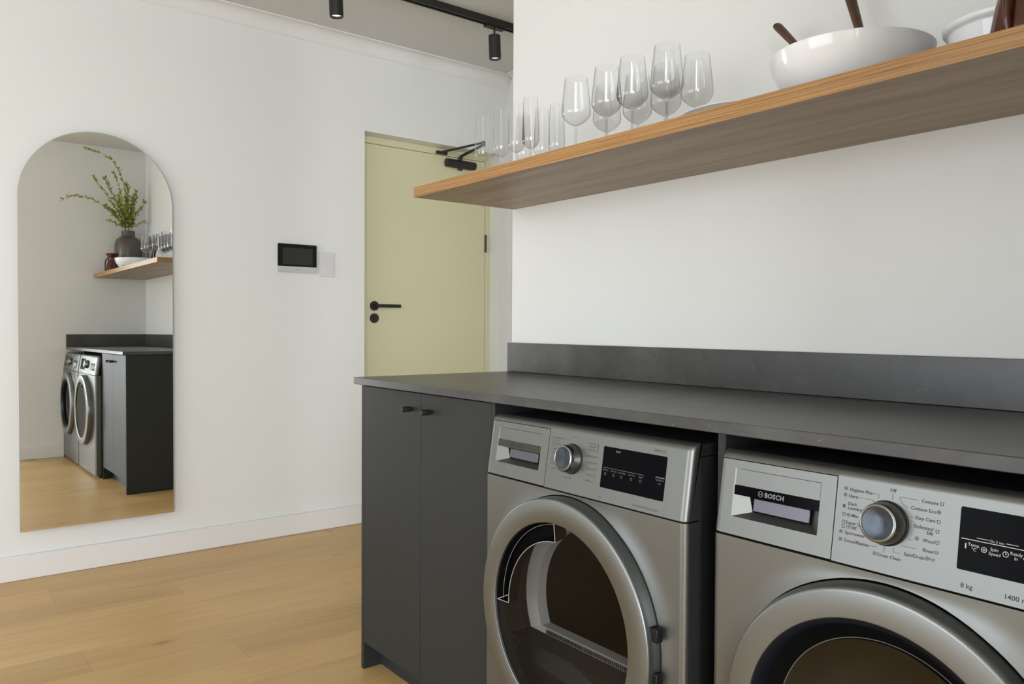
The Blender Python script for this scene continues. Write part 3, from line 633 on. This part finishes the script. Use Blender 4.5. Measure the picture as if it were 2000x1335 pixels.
        for pts in (((0.2705, 0.8412), (0.2790, 0.8412), (0.2790, 0.8350)), ((0.2520, 0.8318), (0.2700, 0.8318), (0.2725, 0.8290)), ((0.2560, 0.8150), (0.2620, 0.8150)), ((0.2510, 0.8045), (0.2600, 0.8045)), ((0.2650, 0.7790), (0.2680, 0.7800)),
                ((0.2712, 0.7680), (0.2810, 0.7680), (0.2815, 0.7715)), ((0.2930, 0.7720), (0.2930, 0.7630)), ((0.3060, 0.7725), (0.3060, 0.7665), (0.3160, 0.7665)), ((0.3150, 0.7760), (0.3170, 0.7775), (0.3370, 0.7775)), ((0.3240, 0.7875), (0.3310, 0.7880)),
                ((0.3260, 0.8190), (0.3300, 0.8190)), ((0.3210, 0.8305), (0.3145, 0.8330), (0.3090, 0.8390), (0.3090, 0.8420), (0.3120, 0.8430), (0.3340, 0.8425)), ((0.2985, 0.8460), (0.2985, 0.8375))): Lw(pts, 0.0005, inkp)
        for x, z in ((0.2295, 0.8420), (0.2290, 0.8325), (0.2365, 0.8045), (0.2275, 0.7790), (0.2275, 0.7680), (0.2800, 0.7590), (0.3520, 0.7685), (0.3360, 0.7915), (0.3620, 0.8315)): ringline(inkp, x, z, 0.0024, 0.0007, PT, 10, 0.0003); ringline(inkp, x, z, 0.0009, 0.0007, PT, 6, 0.0003)
        for x, z in ((0.3650, 0.8430), (0.3625, 0.8190), (0.2300, 0.7935), (0.2300, 0.7870), (0.2295, 0.8045), (0.3620, 0.8060), (0.3630, 0.7915)): Lw([(x - 0.0022, z + 0.002), (x + 0.0022, z + 0.002), (x + 0.0015, z - 0.0022), (x - 0.0015, z - 0.0022), (x - 0.0022, z + 0.002)], 0.0007, inkp)
        for x, z in ((0.3625, 0.7785), (0.3585, 0.7680)): Lw([(x - 0.003, z + 0.0015), (x - 0.0015, z - 0.0015), (x + 0.0015, z - 0.0015), (x + 0.003, z + 0.0015), (x - 0.003, z + 0.0008)], 0.0007, inkp)
        Lw([(0.2288, 0.8185), (0.2288, 0.8140)], 0.0038, inkp); 
        T('8 kg', 0.3955, 0.7423, 0.0088, 'LEFT', inkp, 0.0001); T('1400 rpm', 0.4465, 0.7415, 0.0088, 'LEFT', inkp, 0.0001)
        obj('printed_legend', inkp, M['ink'], fas)
    else:
        Lw([(0.3865, 0.8005), (0.4960, 0.8005)], 0.0007); Lw([(0.5240, 0.8020), (0.5455, 0.8020)], 0.0018); T('Start/', 0.424, 0.8330, 0.0055, 'CENTER', bold=0.0002)
        for s, x in (('Finish in', 0.3945), ('Fine Adj.', 0.417), ('Low Heat', 0.4385), ('Less Iron', 0.4645), ('Signal', 0.488)): T(s, x, 0.7945, 0.0048, 'CENTER')
        T('Start/Pause', 0.5350, 0.7960, 0.0046, 'CENTER'); T('+II', 0.5345, 0.7888, 0.0058, 'CENTER')
        for x in (0.3945, 0.417, 0.4385, 0.4645, 0.488): ringline(bm, x, 0.7885, 0.0024, 0.0007, PT, 12, 0.0009)
        obj('display_legend', bm, M['greyink2'], dsp)
        lt = ((0.2325, 0.8400, 'Cupboard Dry'), (0.2325, 0.8340, 'Iron Dry'), (0.2325, 0.8275, 'Extra Dry'), (0.2330, 0.8170, 'Easy Care'), (0.2330, 0.8060, 'Mix'), (0.2330, 0.7955, 'Towels'), (0.2330, 0.7855, 'Sportswear'), (0.2330, 0.7755, 'Down'))
        for x, z, s in lt: T(s, x, z, 0.0052, 'LEFT', inkp)
        rt_ = ((0.3610, 0.8400, 'Cotton Eco'), (0.3610, 0.8340, 'Cupboard'), (0.3610, 0.8275, 'Extra Dry'), (0.3600, 0.8145, 'Wool Finish'), (0.3600, 0.8020, 'Time Warm'), (0.3600, 0.7895, 'Time Cold'), (0.3600, 0.7775, "Super 40'"), (0.3590, 0.7660, 'Delicates'))
        for x, z, s in rt_: T(s, x, z, 0.0052, 'RIGHT', inkp)
        T('Down Wear', 0.285, 0.7630, 0.0052, 'CENTER', inkp); T('Off', 0.2925, 0.8465, 0.0055, 'CENTER', inkp)
        Lw([(0.3660, 0.8430), (0.3660, 0.8240)], 0.0018, inkp); Lw([(0.2275, 0.8430), (0.2275, 0.8240)], 0.0009, inkp)
        for z in (0.8165, 0.804, 0.7915, 0.7795): Lw([(0.3645, z + 0.002), (0.3645, z - 0.002)], 0.003, inkp)
        for z in (0.808, 0.797, 0.787): Lw([(0.2295, z + 0.002), (0.2295, z - 0.002)], 0.0022, inkp)
        T('Serie | 4', 0.5140, 0.8475, 0.0085, 'LEFT', inkp, 0.0002); T('8 kg', 0.3800, 0.7400, 0.0062, 'LEFT', inkp); T('SensitiveDrying System', 0.4740, 0.7405, 0.0068, 'LEFT', inkp)
        obj('printed_legend', inkp, M['inkm'], fas)
    # drum seen through the door
    bm = bmesh.new(); lathe(bm, [(0.2, 0.031), (0.24, 0.06), (0.24, 0.50), (0, 0.50)], (CXD, 0, CZD), 'Y', 64); obj('drum', bm, M['drummetal'], root, smooth=True)
    c = (CXD, 0, CZD)
    if kind == 'washer':
        bm = bmesh.new(); lathe(bm, [(0.2480, 0.0), (0.2490, -0.006), (0.2485, -0.016), (0.2455, -0.0265), (0.2435, -0.0305), (0.2415, -0.0325), (0.2385, -0.0330), (0.2045, -0.0352), (0.2022, -0.0349), (0.2012, -0.0330)], c, 'Y', 128); door = obj('door', bm, M['inoxring'], root, smooth=True, auto=50)
        bm = bmesh.new(); lathe(bm, [(0.2012, -0.0331), (0.1985, -0.0330), (0.1935, -0.0300), (0.1880, -0.0215), (0.1860, -0.0190)], c, 'Y', 128); obj('gloss_ring', bm, M['bluering'], door, smooth=True, auto=60)
        bm = bmesh.new(); lathe(bm, [(0.1860, -0.0190), (0.1790, -0.0120), (0.1690, 0.0), (0.1665, 0.002)], c, 'Y', 128); obj('inner_frame', bm, M['dark'], door, smooth=True)
        bm = bmesh.new(); lathe(bm, [(0.1668, 0.0005), (0.1650, 0.0022), (0.1620, 0.0040), (0.150, 0.0100), (0.120, 0.0185), (0.080, 0.0245), (0.04, 0.0270), (0, 0.0278)], c, 'Y', 128); dg_ = obj('door_glass', bm, M['doorglass'], door, smooth=True, auto=60)
        bm = bmesh.new(); tube(bm, [(CXD + 0.1668 * cos(2 * pi * k / 128), 0.0003, CZD + 0.1668 * sin(2 * pi * k / 128)) for k in range(129)], 0.0007, 6); obj('glass_rim', bm, M['rimgrey'], dg_, smooth=True)
        bm = bmesh.new(); lathe(bm, [(0.172, 0.004), (0.185, 0.012), (0.172, 0.026), (0.190, 0.034), (0.2, 0.050)], c, 'Y', 96); obj('door_gasket', bm, M['rubber'], door, smooth=True)
        for zz in (0.045, -0.055):
            bm = bmesh.new(); box(bm, (CXD + 0.240, -0.022, CZD + zz - 0.012), (CXD + 0.2535, -0.008, CZD + zz + 0.012)); obj('hinge', bm, M['blackp'], door, bevel=0.002)
    else:
        bm = bmesh.new(); lathe(bm, [(0.2545, 0.004), (0.2550, -0.007), (0.2550, -0.020), (0.2545, -0.0330), (0.2535, -0.0362), (0.2522, -0.0378), (0.2500, -0.0384), (0.2070, -0.0402), (0.2050, -0.0392), (0.2042, -0.0350)], c, 'Y', 128); door = obj('door', bm, M['inoxring'], root, smooth=True, auto=50)
        A0, A1, RI, YG = radians(93), radians(181.5), 0.1645, -0.0310
        bm = bmesh.new()
        lathe(bm, [(0.2044, YG - 0.003), (RI, YG - 0.001)], c, 'Y', 72, A1, A0 + 2 * pi)
        lathe(bm, [(RI, YG - 0.001), (0.10, YG + 0.001), (0.05, YG + 0.0015), (0, YG + 0.0015)], c, 'Y', 96); obj('door_glass', bm, M['smoke'], door, smooth=True)
        bm = bmesh.new()
        lathe(bm, [(0.2046, YG - 0.003), (0.2046, YG + 0.030), (RI + 0.006, YG + 0.030), (RI + 0.001, YG - 0.0008)], c, 'Y', 48, A0, A1)
        for a in (A0, A1):
            bm.faces.new([bm.verts.new((CXD + r * cos(a), y, CZD + r * sin(a))) for r, y in ((0.2046, YG - 0.003), (RI + 0.001, YG - 0.0008), (RI + 0.006, YG + 0.03), (0.2046, YG + 0.03))])
        hd = obj('grip_recess', bm, M['dark'], door)
        bm = bmesh.new()
        pp = [(c[0] + 0.2040 * cos(A0), YG - 0.003, c[2] + 0.2040 * sin(A0))] + [(c[0] + (RI) * cos(a), YG - 0.001, c[2] + RI * sin(a)) for a in [A0 + (A1 - A0) * k / 40 for k in range(41)]] + [(c[0] + 0.2030 * cos(A1 - 0.0), YG - 0.003, c[2] + 0.2030 * sin(A1))]
        tube(bm, pp, 0.0008, 6); tube(bm, [pp[-2], (c[0] - 0.170, YG + 0.012, c[2] + 0.012), pp[-1]], 0.0007, 6); tube(bm, [(c[0] + 0.198 * cos(a), YG + 0.010, c[2] + 0.198 * sin(a)) for a in [A0 + (A1 - A0) * k / 40 for k in range(41)]], 0.0004, 6); obj('grip_highlight_lines', bm, M['gripglint'], hd, smooth=True)  # thin pale tubes stand in for highlight lines along the grip edge
        # D-shaped drum opening with lint filter slot
        def Dring(r, ch, n=60):
            a = math.asin(ch / r); return [(CXD + r * cos(t_), CZD + r * sin(t_)) for t_ in [a + (pi - 2 * a) * k / n for k in range(n + 1)]]
        bm = bmesh.new(); O = Dring(0.2035, -0.083); I = Dring(0.174, -0.073); O2 = Dring(0.23, -0.11)
        def strip(A, ya, B, yb):
            a = [bm.verts.new((x, ya, z)) for x, z in A]; b_ = [bm.verts.new((x, yb, z)) for x, z in B]
            for k in range(len(a)): bm.faces.new((a[k], a[(k + 1) % len(a)], b_[(k + 1) % len(a)], b_[k]))
        strip(O, 0.050, I, 0.058); strip(I, 0.058, I, 0.085); obj('drum_opening_rim', bm, M['drumgrey'], root, smooth=True)
        bm = bmesh.new(); O3 = [(CXD + 0.2545 * cos(t_), CZD + 0.2545 * sin(t_)) for t_ in [math.asin(-0.083 / 0.2035) + (pi - 2 * math.asin(-0.083 / 0.2035)) * k / 60 for k in range(61)]]
        strip(O, 0.0505, O3, 0.024)
        f0 = Dring(0.2035, -0.083); a, b_ = f0[0], f0[-1]; A_, B_ = O3[0], O3[-1]
        low = [(CXD + 0.2545 * cos(t_), 0.024, CZD + 0.2545 * sin(t_)) for t_ in [math.asin(-0.083 / 0.2035) - (pi + 2 * math.asin(-0.083 / 0.2035)) * k / 40 for k in range(41)]]
        bm.faces.new([bm.verts.new(p) for p in low] + [bm.verts.new((b_[0], 0.0505, b_[1])), bm.verts.new((a[0], 0.0505, a[1]))]) 
        obj('inner_bulkhead', bm, M['bulkhead'], root)
        bm = bmesh.new()
        for k in range(46):
            x = CXD - 0.13 + k * 0.0056; box(bm, (x, 0.0485, CZD - 0.0815), (x + 0.003, 0.0500, CZD - 0.0725))
        obj('lint_filter_slots', bm, M['rubber'], root)
        for zz in (0.055, -0.027):
            bm = bmesh.new(); box(bm, (CXD + 0.240, -0.026, CZD + zz - 0.014), (CXD + 0.264, -0.010, CZD + zz + 0.012)); obj('hinge', bm, M['blackp'], door, bevel=0.002)
    return root
M['badge'] = mat('satin_badge_metal', (0.20, 0.20, 0.20), 0.4, 0.4)
M['barbrown'] = mat('bronze_gloss_bar', (0.050, 0.048, 0.034), 0.2, 0.6)
M['insert'] = mat('pale_satin_grip_insert', (0.12, 0.12, 0.14), 0.3, 0.7)
M['greyink2'] = mat('dim_display_print', (0.14, 0.14, 0.14), 0.5)
M['drummetal'] = mat('dark_drum_metal', (0.025, 0.024, 0.023), 0.4, 0.6)
M['gripglint'] = mat('painted_edge_highlight', (0.38, 0.37, 0.355), 0.3)  # pale colour for the painted highlight on the grip edge
M['bulkhead'] = mat('dark_grey_bulkhead', (0.014, 0.0135, 0.0125), 0.5)
dryer = machine('tumble_dryer', 0.7391, 'dryer'); tag(dryer, 'silver tumble dryer with smoked round door next to the cabinet', 'dryer')
washer = machine('washing_machine', 1.4003, 'washer'); tag(washer, 'silver washing machine with black-ringed door at the right edge', 'washing machine')

# ================================================================== GLASSWARE
def stemware(name, kind):
    root = empty(name)
    if kind == 'wine': H_, zb, bow = 0.236, 0.104, [(0.0042, 0.000), (0.010, 0.0035), (0.0255, 0.0125), (0.0375, 0.0260), (0.0405, 0.0345), (0.0408, 0.0420), (0.0395, 0.060), (0.0360, 0.092), (0.0315, 0.132)]; fr = 0.036
    else: H_, zb, bow = 0.222, 0.070, [(0.0038, 0.0), (0.008, 0.003), (0.0170, 0.010), (0.0235, 0.0190), (0.0255, 0.0290), (0.0255, 0.040), (0.0240, 0.085), (0.0212, 0.152)]; fr = 0.030
    th = 0.0009
    bm = bmesh.new(); prof = [(0, zb)] + [(r, zb + z) for r, z in bow] + [(r - th, zb + z) for r, z in reversed(bow[1:])] + [(0, zb + 0.0045)]
    # smooth the outline by subdividing with Catmull-Rom
    def cr(P, n=4):
        out = []
        for k in range(len(P) - 1):
            p0, p1, p2, p3 = P[max(k - 1, 0)], P[k], P[k + 1], P[min(k + 2, len(P) - 1)]
            for q in range(n):
                t_ = q / n; out.append(tuple(0.5 * (2 * p1[d] + (p2[d] - p0[d]) * t_ + (2 * p0[d] - 5 * p1[d] + 4 * p2[d] - p3[d]) * t_ ** 2 + (-p0[d] + 3 * p1[d] - 3 * p2[d] + p3[d]) * t_ ** 3) for d in (0, 1)))
        return out + [P[-1]]
    o_ = cr([(r, zb + z) for r, z in bow]); prof = [(0, zb)] + o_ + [(max(0.001, r - th), z + (0 if k else 0.0)) for k, (r, z) in enumerate(reversed(o_[4:]))] + [(0, zb + 0.0042)]
    lathe(bm, prof, n=48); obj('bowl', bm, M['glass'], root, smooth=True, auto=60)
    bm = bmesh.new(); lathe(bm, [(fr, 0.0006), (fr, 0.0014), (fr * 0.6, 0.0030), (0.008, 0.0060), (0.0042, 0.012), (0.0034, 0.03), (0.0033, zb - 0.018), (0.0042, zb - 0.004), (0.0050, zb - 0.0002)], n=24); obj('stem', bm, M['stem'], root, smooth=True)
    bm = bmesh.new(); lathe(bm, [(0, 0), (fr, 0), (fr, 0.0006), (0, 0.0006)], n=32); obj('foot', bm, M['stem'], root)
    return root
wine = [(0.617, -0.255, 'wine glass standing nearest the flutes in the front row'), (0.737, -0.255, 'second wine glass from the left in the front row'), (0.830, -0.255, 'third wine glass from the left in the front row'),
        (0.943, -0.252, 'wine glass at the right end of the front row, reaching highest in the photo'), (0.622, -0.140, 'wine glass half hidden behind the first two front-row wine glasses'), (0.740, -0.140, 'wine glass seen through the second and third front-row wine glasses'),
        (0.842, -0.140, 'wine glass seen between the third and fourth front-row wine glasses'), (0.945, -0.140, 'rightmost wine glass, back row, above the white plate')]
for k, (x, y, lb) in enumerate(wine):
    o = stemware('wine_glass', 'wine') if k == 0 else copy_tree(w0)
    if k == 0: w0 = o
    o.location = (x, y, ZS); o.rotation_euler.z = k * 0.7; tag(o, lb, 'wine glass', 'wine glasses on the shelf')
fl = [(0.199, -0.275, 'leftmost champagne flute, in front of the door closer'), (0.292, -0.272, 'second champagne flute from the left in the front row'), (0.370, -0.272, 'third champagne flute from the left in the front row'), (0.438, -0.272, 'fourth champagne flute from the left, tallest in view'),
      (0.275, -0.170, 'champagne flute half hidden behind the second and third flutes'), (0.362, -0.165, 'faint champagne flute just right of the tallest flute'), (0.432, -0.165, 'rightmost champagne flute, beside the first wine glass')]
for k, (x, y, lb) in enumerate(fl):
    o = stemware('champagne_flute', 'flute') if k == 0 else copy_tree(f0_)
    if k == 0: f0_ = o
    o.location = (x, y, ZS); o.rotation_euler.z = k * 0.9; tag(o, lb, 'champagne flute', 'champagne flutes on the shelf')

# white plate
bm = bmesh.new(); lathe(bm, [(0, 0.0), (0.062, 0.0), (0.064, 0.003), (0.085, 0.008), (0.1285, 0.0220), (0.130, 0.0240), (0.1275, 0.0245), (0.085, 0.0115), (0.060, 0.0065), (0, 0.006)], n=80)
o = obj('dinner_plate', bm, M['porcelain'], smooth=True, M4=Matrix.Translation((1.148, -0.246, ZS))); tag(o, 'flat white plate lying between the wine glasses and the big bowl', 'plate')

# salad bowl and servers
BX, BY = 1.398, -0.222
bm = bmesh.new(); R_ = 0.155
prof = [(0, 0.0), (0.060, 0.0), (0.064, 0.0015), (0.066, 0.0045)] 
for k in range(1, 15):
    t_ = k / 14 * radians(78); prof.append((0.066 + (R_ - 0.066) * sin(t_) / sin(radians(78)), 0.0045 + 0.0910 * (1 - cos(t_)) / (1 - cos(radians(78)))))
o_ = prof[3:]; prof += [(R_ - 0.0015, 0.0973), (R_ - 0.004, 0.0960)] + [(max(r - 0.0045, 0.01), z + 0.004) for r, z in reversed(o_[:-1])] + [(0, 0.0085)]
lathe(bm, prof, n=128); o = obj('salad_bowl', bm, M['porcelain'], smooth=True, auto=50, M4=Matrix.Translation((BX, BY, ZS))); tag(o, 'large glossy white salad bowl holding two wooden servers', 'bowl')
def server(name, low, top, lb):
    low, top = Vector(low), Vector(top); d = (top - low).normalized(); L = (top - low).length
    q = d.to_track_quat('Z', 'Y').to_matrix().to_4x4(); bm = bmesh.new()
    secs = [(0.0, 0.004, 0.003), (0.006, 0.018, 0.0035), (0.03, 0.026, 0.004), (0.055, 0.022, 0.004), (0.085, 0.010, 0.0055), (0.12, 0.0095, 0.006), (L - 0.03, 0.0132, 0.0085), (L - 0.008, 0.0138, 0.009), (L - 0.002, 0.0125, 0.008), (L, 0.008, 0.005)]
    rings = [[bm.verts.new((a * cos(2 * pi * k / 20), b_ * sin(2 * pi * k / 20), z)) for k in range(20)] for z, a, b_ in secs]
    for A, B in zip(rings, rings[1:]):
        for k in range(20): bm.faces.new((A[k], A[(k + 1) % 20], B[(k + 1) % 20], B[k]))
    bm.faces.new(rings[0][::-1]); bm.faces.new(rings[-1])
    o = obj(name, bm, M['servers'], smooth=True, M4=Matrix.Translation(low) @ q); tag(o, lb, 'salad server', 'wooden salad servers in the bowl'); return o
server('salad_server', (1.315, -0.130, ZS + 0.072), (1.142, -0.092, 1.7960), 'dark wooden salad server leaning left out of the white bowl')
server('salad_server', (1.402, -0.122, ZS + 0.045), (1.3085, -0.075, 1.8330), 'dark wooden salad server rising highest from the middle of the white bowl')

# smaller white dishes with a lip, half hidden behind the amber jug
def lipbowl(name, z, R_, h, lb):
    bm = bmesh.new(); prof = [(0, 0), (R_ * 0.5, 0), (R_ * 0.52, 0.004)]
    for k in range(1, 10):
        t_ = k / 9 * radians(80); prof.append((R_ * 0.52 + (R_ * 0.40) * sin(t_), 0.004 + (h - 0.020) * (1 - cos(t_)) / (1 - cos(radians(80)))))
    prof += [(R_ * 0.925, h - 0.013), (R_ * 0.97, h - 0.011), (R_, h - 0.007), (R_, h - 0.001), (R_ * 0.985, h), (R_ * 0.90, h - 0.004), (R_ * 0.86, h - 0.016), (R_ * 0.7, 0.016), (R_ * 0.45, 0.009), (0, 0.008)]
    lathe(bm, prof, n=96); o = obj(name, bm, M['porcelain'], smooth=True, auto=50, M4=Matrix.Translation((1.675, -0.185, z))); tag(o, lb, 'bowl'); return o
lipbowl('serving_bowl', ZS, 0.106, 0.088, 'smaller white lipped bowl on the shelf, right of the big bowl')

# amber jug: hourglass with a loop handle
am = empty('amber_jug', (1.747, -0.322, ZS)); tag(am, 'dark amber glass hourglass jug with a loop handle, at the photo\'s right edge', 'jug')
bm = bmesh.new(); P_ = [(0, 0), (0.046, 0), (0.050, 0.004), (0.050, 0.02), (0.043, 0.062), (0.034, 0.098), (0.031, 0.115), (0.035, 0.128), (0.046, 0.150), (0.049, 0.160)]
lathe(bm, P_ + [(0.0465, 0.160), (0.033, 0.129), (0.028, 0.115), (0.040, 0.06), (0.046, 0.01), (0, 0.006)], n=64); obj('body', bm, M['amber'], am, smooth=True, auto=50)
bm = bmesh.new(); tube(bm, [(-0.005, -0.031, 0.118), (-0.007, -0.044, 0.112), (-0.008, -0.052, 0.095), (-0.008, -0.056, 0.07), (-0.007, -0.057, 0.03), (-0.006, -0.053, 0.010), (-0.005, -0.046, 0.007)], 0.0055, 12); obj('handle', bm, M['amber'], am, smooth=True)

# vase and branches
VX, VY = 1.893, -0.168
bm = bmesh.new(); P_ = [(0, 0), (0.092, 0), (0.099, 0.004), (0.104, 0.012), (0.1055, 0.03), (0.1065, 0.10), (0.1070, 0.22), (0.1055, 0.255), (0.100, 0.283), (0.088, 0.304), (0.070, 0.317), (0.058, 0.325), (0.054, 0.334), (0.0535, 0.345), (0.053, 0.372), (0.0505, 0.374)]
lathe(bm, P_ + [(0.049, 0.372), (0.049, 0.335), (0.066, 0.313), (0.085, 0.299), (0.097, 0.28), (0.103, 0.25), (0.103, 0.03), (0.098, 0.008), (0, 0.006)], n=80)
o = obj('glass_vase', bm, M['vase'], smooth=True, auto=40, M4=Matrix.Translation((VX, VY, ZS))); tag(o, 'taupe smoked glass vase in the shelf corner, seen in the mirror', 'vase')
br = empty('leafy_branches', (VX, VY, ZS + 0.012)); tag(br, 'olive green leafy branches standing in the taupe vase', 'branches')
leafbm = bmesh.new(); nst = 0
def leaf_at(p, d, s):
    d = d.normalized(); side = d.cross(Vector((random.uniform(-1, 1), random.uniform(-1, 1), random.uniform(-1, 1)))).normalized(); up = d.cross(side)
    w_ = s * 0.26; pts = [p, p + d * s * 0.3 + side * w_ - up * w_ * 0.2, p + d * s * 0.65 + side * w_ * 0.8 - up * w_ * 0.3, p + d * s, p + d * s * 0.65 - side * w_ * 0.8 - up * w_ * 0.3, p + d * s * 0.3 - side * w_ - up * w_ * 0.2]
    mid = p + d * s * 0.5 + up * 0.0006
    vs = [leafbm.verts.new(q) for q in pts]; m1 = leafbm.verts.new(mid)
    for k in range(6): leafbm.faces.new((vs[k], vs[(k + 1) % 6], m1))
def branch(ctrl, leafstart=0.12, dens=1.0, thick=0.0017):
    """ctrl: world points"""
    bm = bmesh.new(); P0 = [Vector(p) - Vector((VX, VY, ZS + 0.012)) for p in ctrl]; pts = []
    for k in range(len(P0) - 1):
        a, b_, c_, d_ = P0[max(k - 1, 0)], P0[k], P0[k + 1], P0[min(k + 2, len(P0) - 1)]
        for q in range(8):
            t_ = q / 8; pts.append(0.5 * (2 * b_ + (c_ - a) * t_ + (2 * a - 5 * b_ + 4 * c_ - d_) * t_ ** 2 + (-a + 3 * b_ - 3 * c_ + d_) * t_ ** 3))
    pts.append(P0[-1]); n = len(pts)
    tube(bm, pts, [thick * (1 - 0.65 * k / n) for k in range(n)], 6); obj('stem', bm, M['twig'], br, smooth=True)
    neck = 0.372
    for k in range(n - 1):
        if pts[k].z < neck + 0.01: continue
        seg = (pts[k + 1] - pts[k]); L = seg.length; cnt = max(1, int(round(L / 0.0058 * dens)))
        for q in range(cnt):
            if random.random() < 0.22: continue
            p = pts[k] + seg * random.random(); d = seg.normalized() * 0.8 + Vector((random.uniform(-1, 1), random.uniform(-1, 1), random.uniform(-0.7, 1))) * 0.9
            s = random.uniform(0.020, 0.038)
            if p.x + VX + s < XD - 0.01 and p.y + VY + s < -0.01: leaf_at(p, d, s)
Bs = (VX, VY, ZS + 0.03); Nk = lambda a, b_: (VX + a, VY + b_, ZS + 0.372)
def Z(y, z, x=1.82): return (x, y, z)
branch([Bs, Nk(-0.01, -0.02), Z(-0.30, 2.03), Z(-0.44, 2.13), Z(-0.56, 2.155), Z(-0.64, 2.135), Z(-0.675, 2.105)], dens=0.75)
branch([Bs, Nk(-0.01, 0.0), Z(-0.20, 2.08), Z(-0.205, 2.25), Z(-0.235, 2.36), Z(-0.29, 2.46), Z(-0.37, 2.52), Z(-0.505, 2.545)], dens=0.8)
branch([Bs, Nk(-0.02, -0.01), Z(-0.25, 2.08), Z(-0.31, 2.22), Z(-0.36, 2.33)], dens=1.2)
branch([Bs, Nk(-0.02, -0.02), Z(-0.28, 2.08), Z(-0.36, 2.21), Z(-0.45, 2.325)], dens=0.8)
branch([Bs, Nk(-0.01, 0.01), Z(-0.19, 2.05), Z(-0.18, 2.15), Z(-0.19, 2.30)], dens=1.6)
branch([Bs, Nk(-0.01, 0.02), Z(-0.13, 2.03), Z(-0.08, 2.10), Z(-0.05, 2.165)], dens=1.3)
branch([Bs, Nk(-0.01, 0.02), Z(-0.15, 2.05), Z(-0.12, 2.16), Z(-0.12, 2.25)], dens=1.0)
branch([Bs, Nk(-0.02, 0.03), Z(-0.12, 1.95), Z(-0.07, 1.985), Z(-0.03, 1.98)], dens=0.3)
branch([Bs, Nk(-0.02, -0.03), Z(-0.25, 1.98), Z(-0.30, 2.04), Z(-0.36, 2.09)], dens=2.0)
branch([Bs, Nk(-0.02, -0.01), Z(-0.215, 2.00), Z(-0.24, 2.09), Z(-0.25, 2.16)], dens=2.0)
branch([Bs, Nk(-0.01, -0.04), Z(-0.27, 1.95), Z(-0.31, 1.97), Z(-0.34, 1.985)], dens=1.2)
branch([Bs, Nk(0.0, 0.0), Z(-0.17, 1.98), Z(-0.15, 2.06), Z(-0.17, 2.12)], dens=1.8)
branch([Bs, Nk(-0.03, 0.0), Z(-0.22, 2.06, 1.78), Z(-0.25, 2.2, 1.76), Z(-0.30, 2.36, 1.75)], dens=0.8)
for k in range(7):
    a = random.uniform(-0.10, 0.06); h = random.uniform(0.10, 0.26)
    branch([Bs, Nk(a * 0.2, -0.02), Z(VY - 0.02 + a * 0.5, 1.93 + h * 0.4, 1.84), Z(VY - 0.03 + a * 1.2, 1.95 + h, 1.80)], dens=2.2)
lf = obj('leaves', leafbm, M['leaf'], br); lf['kind'] = 'stuff'
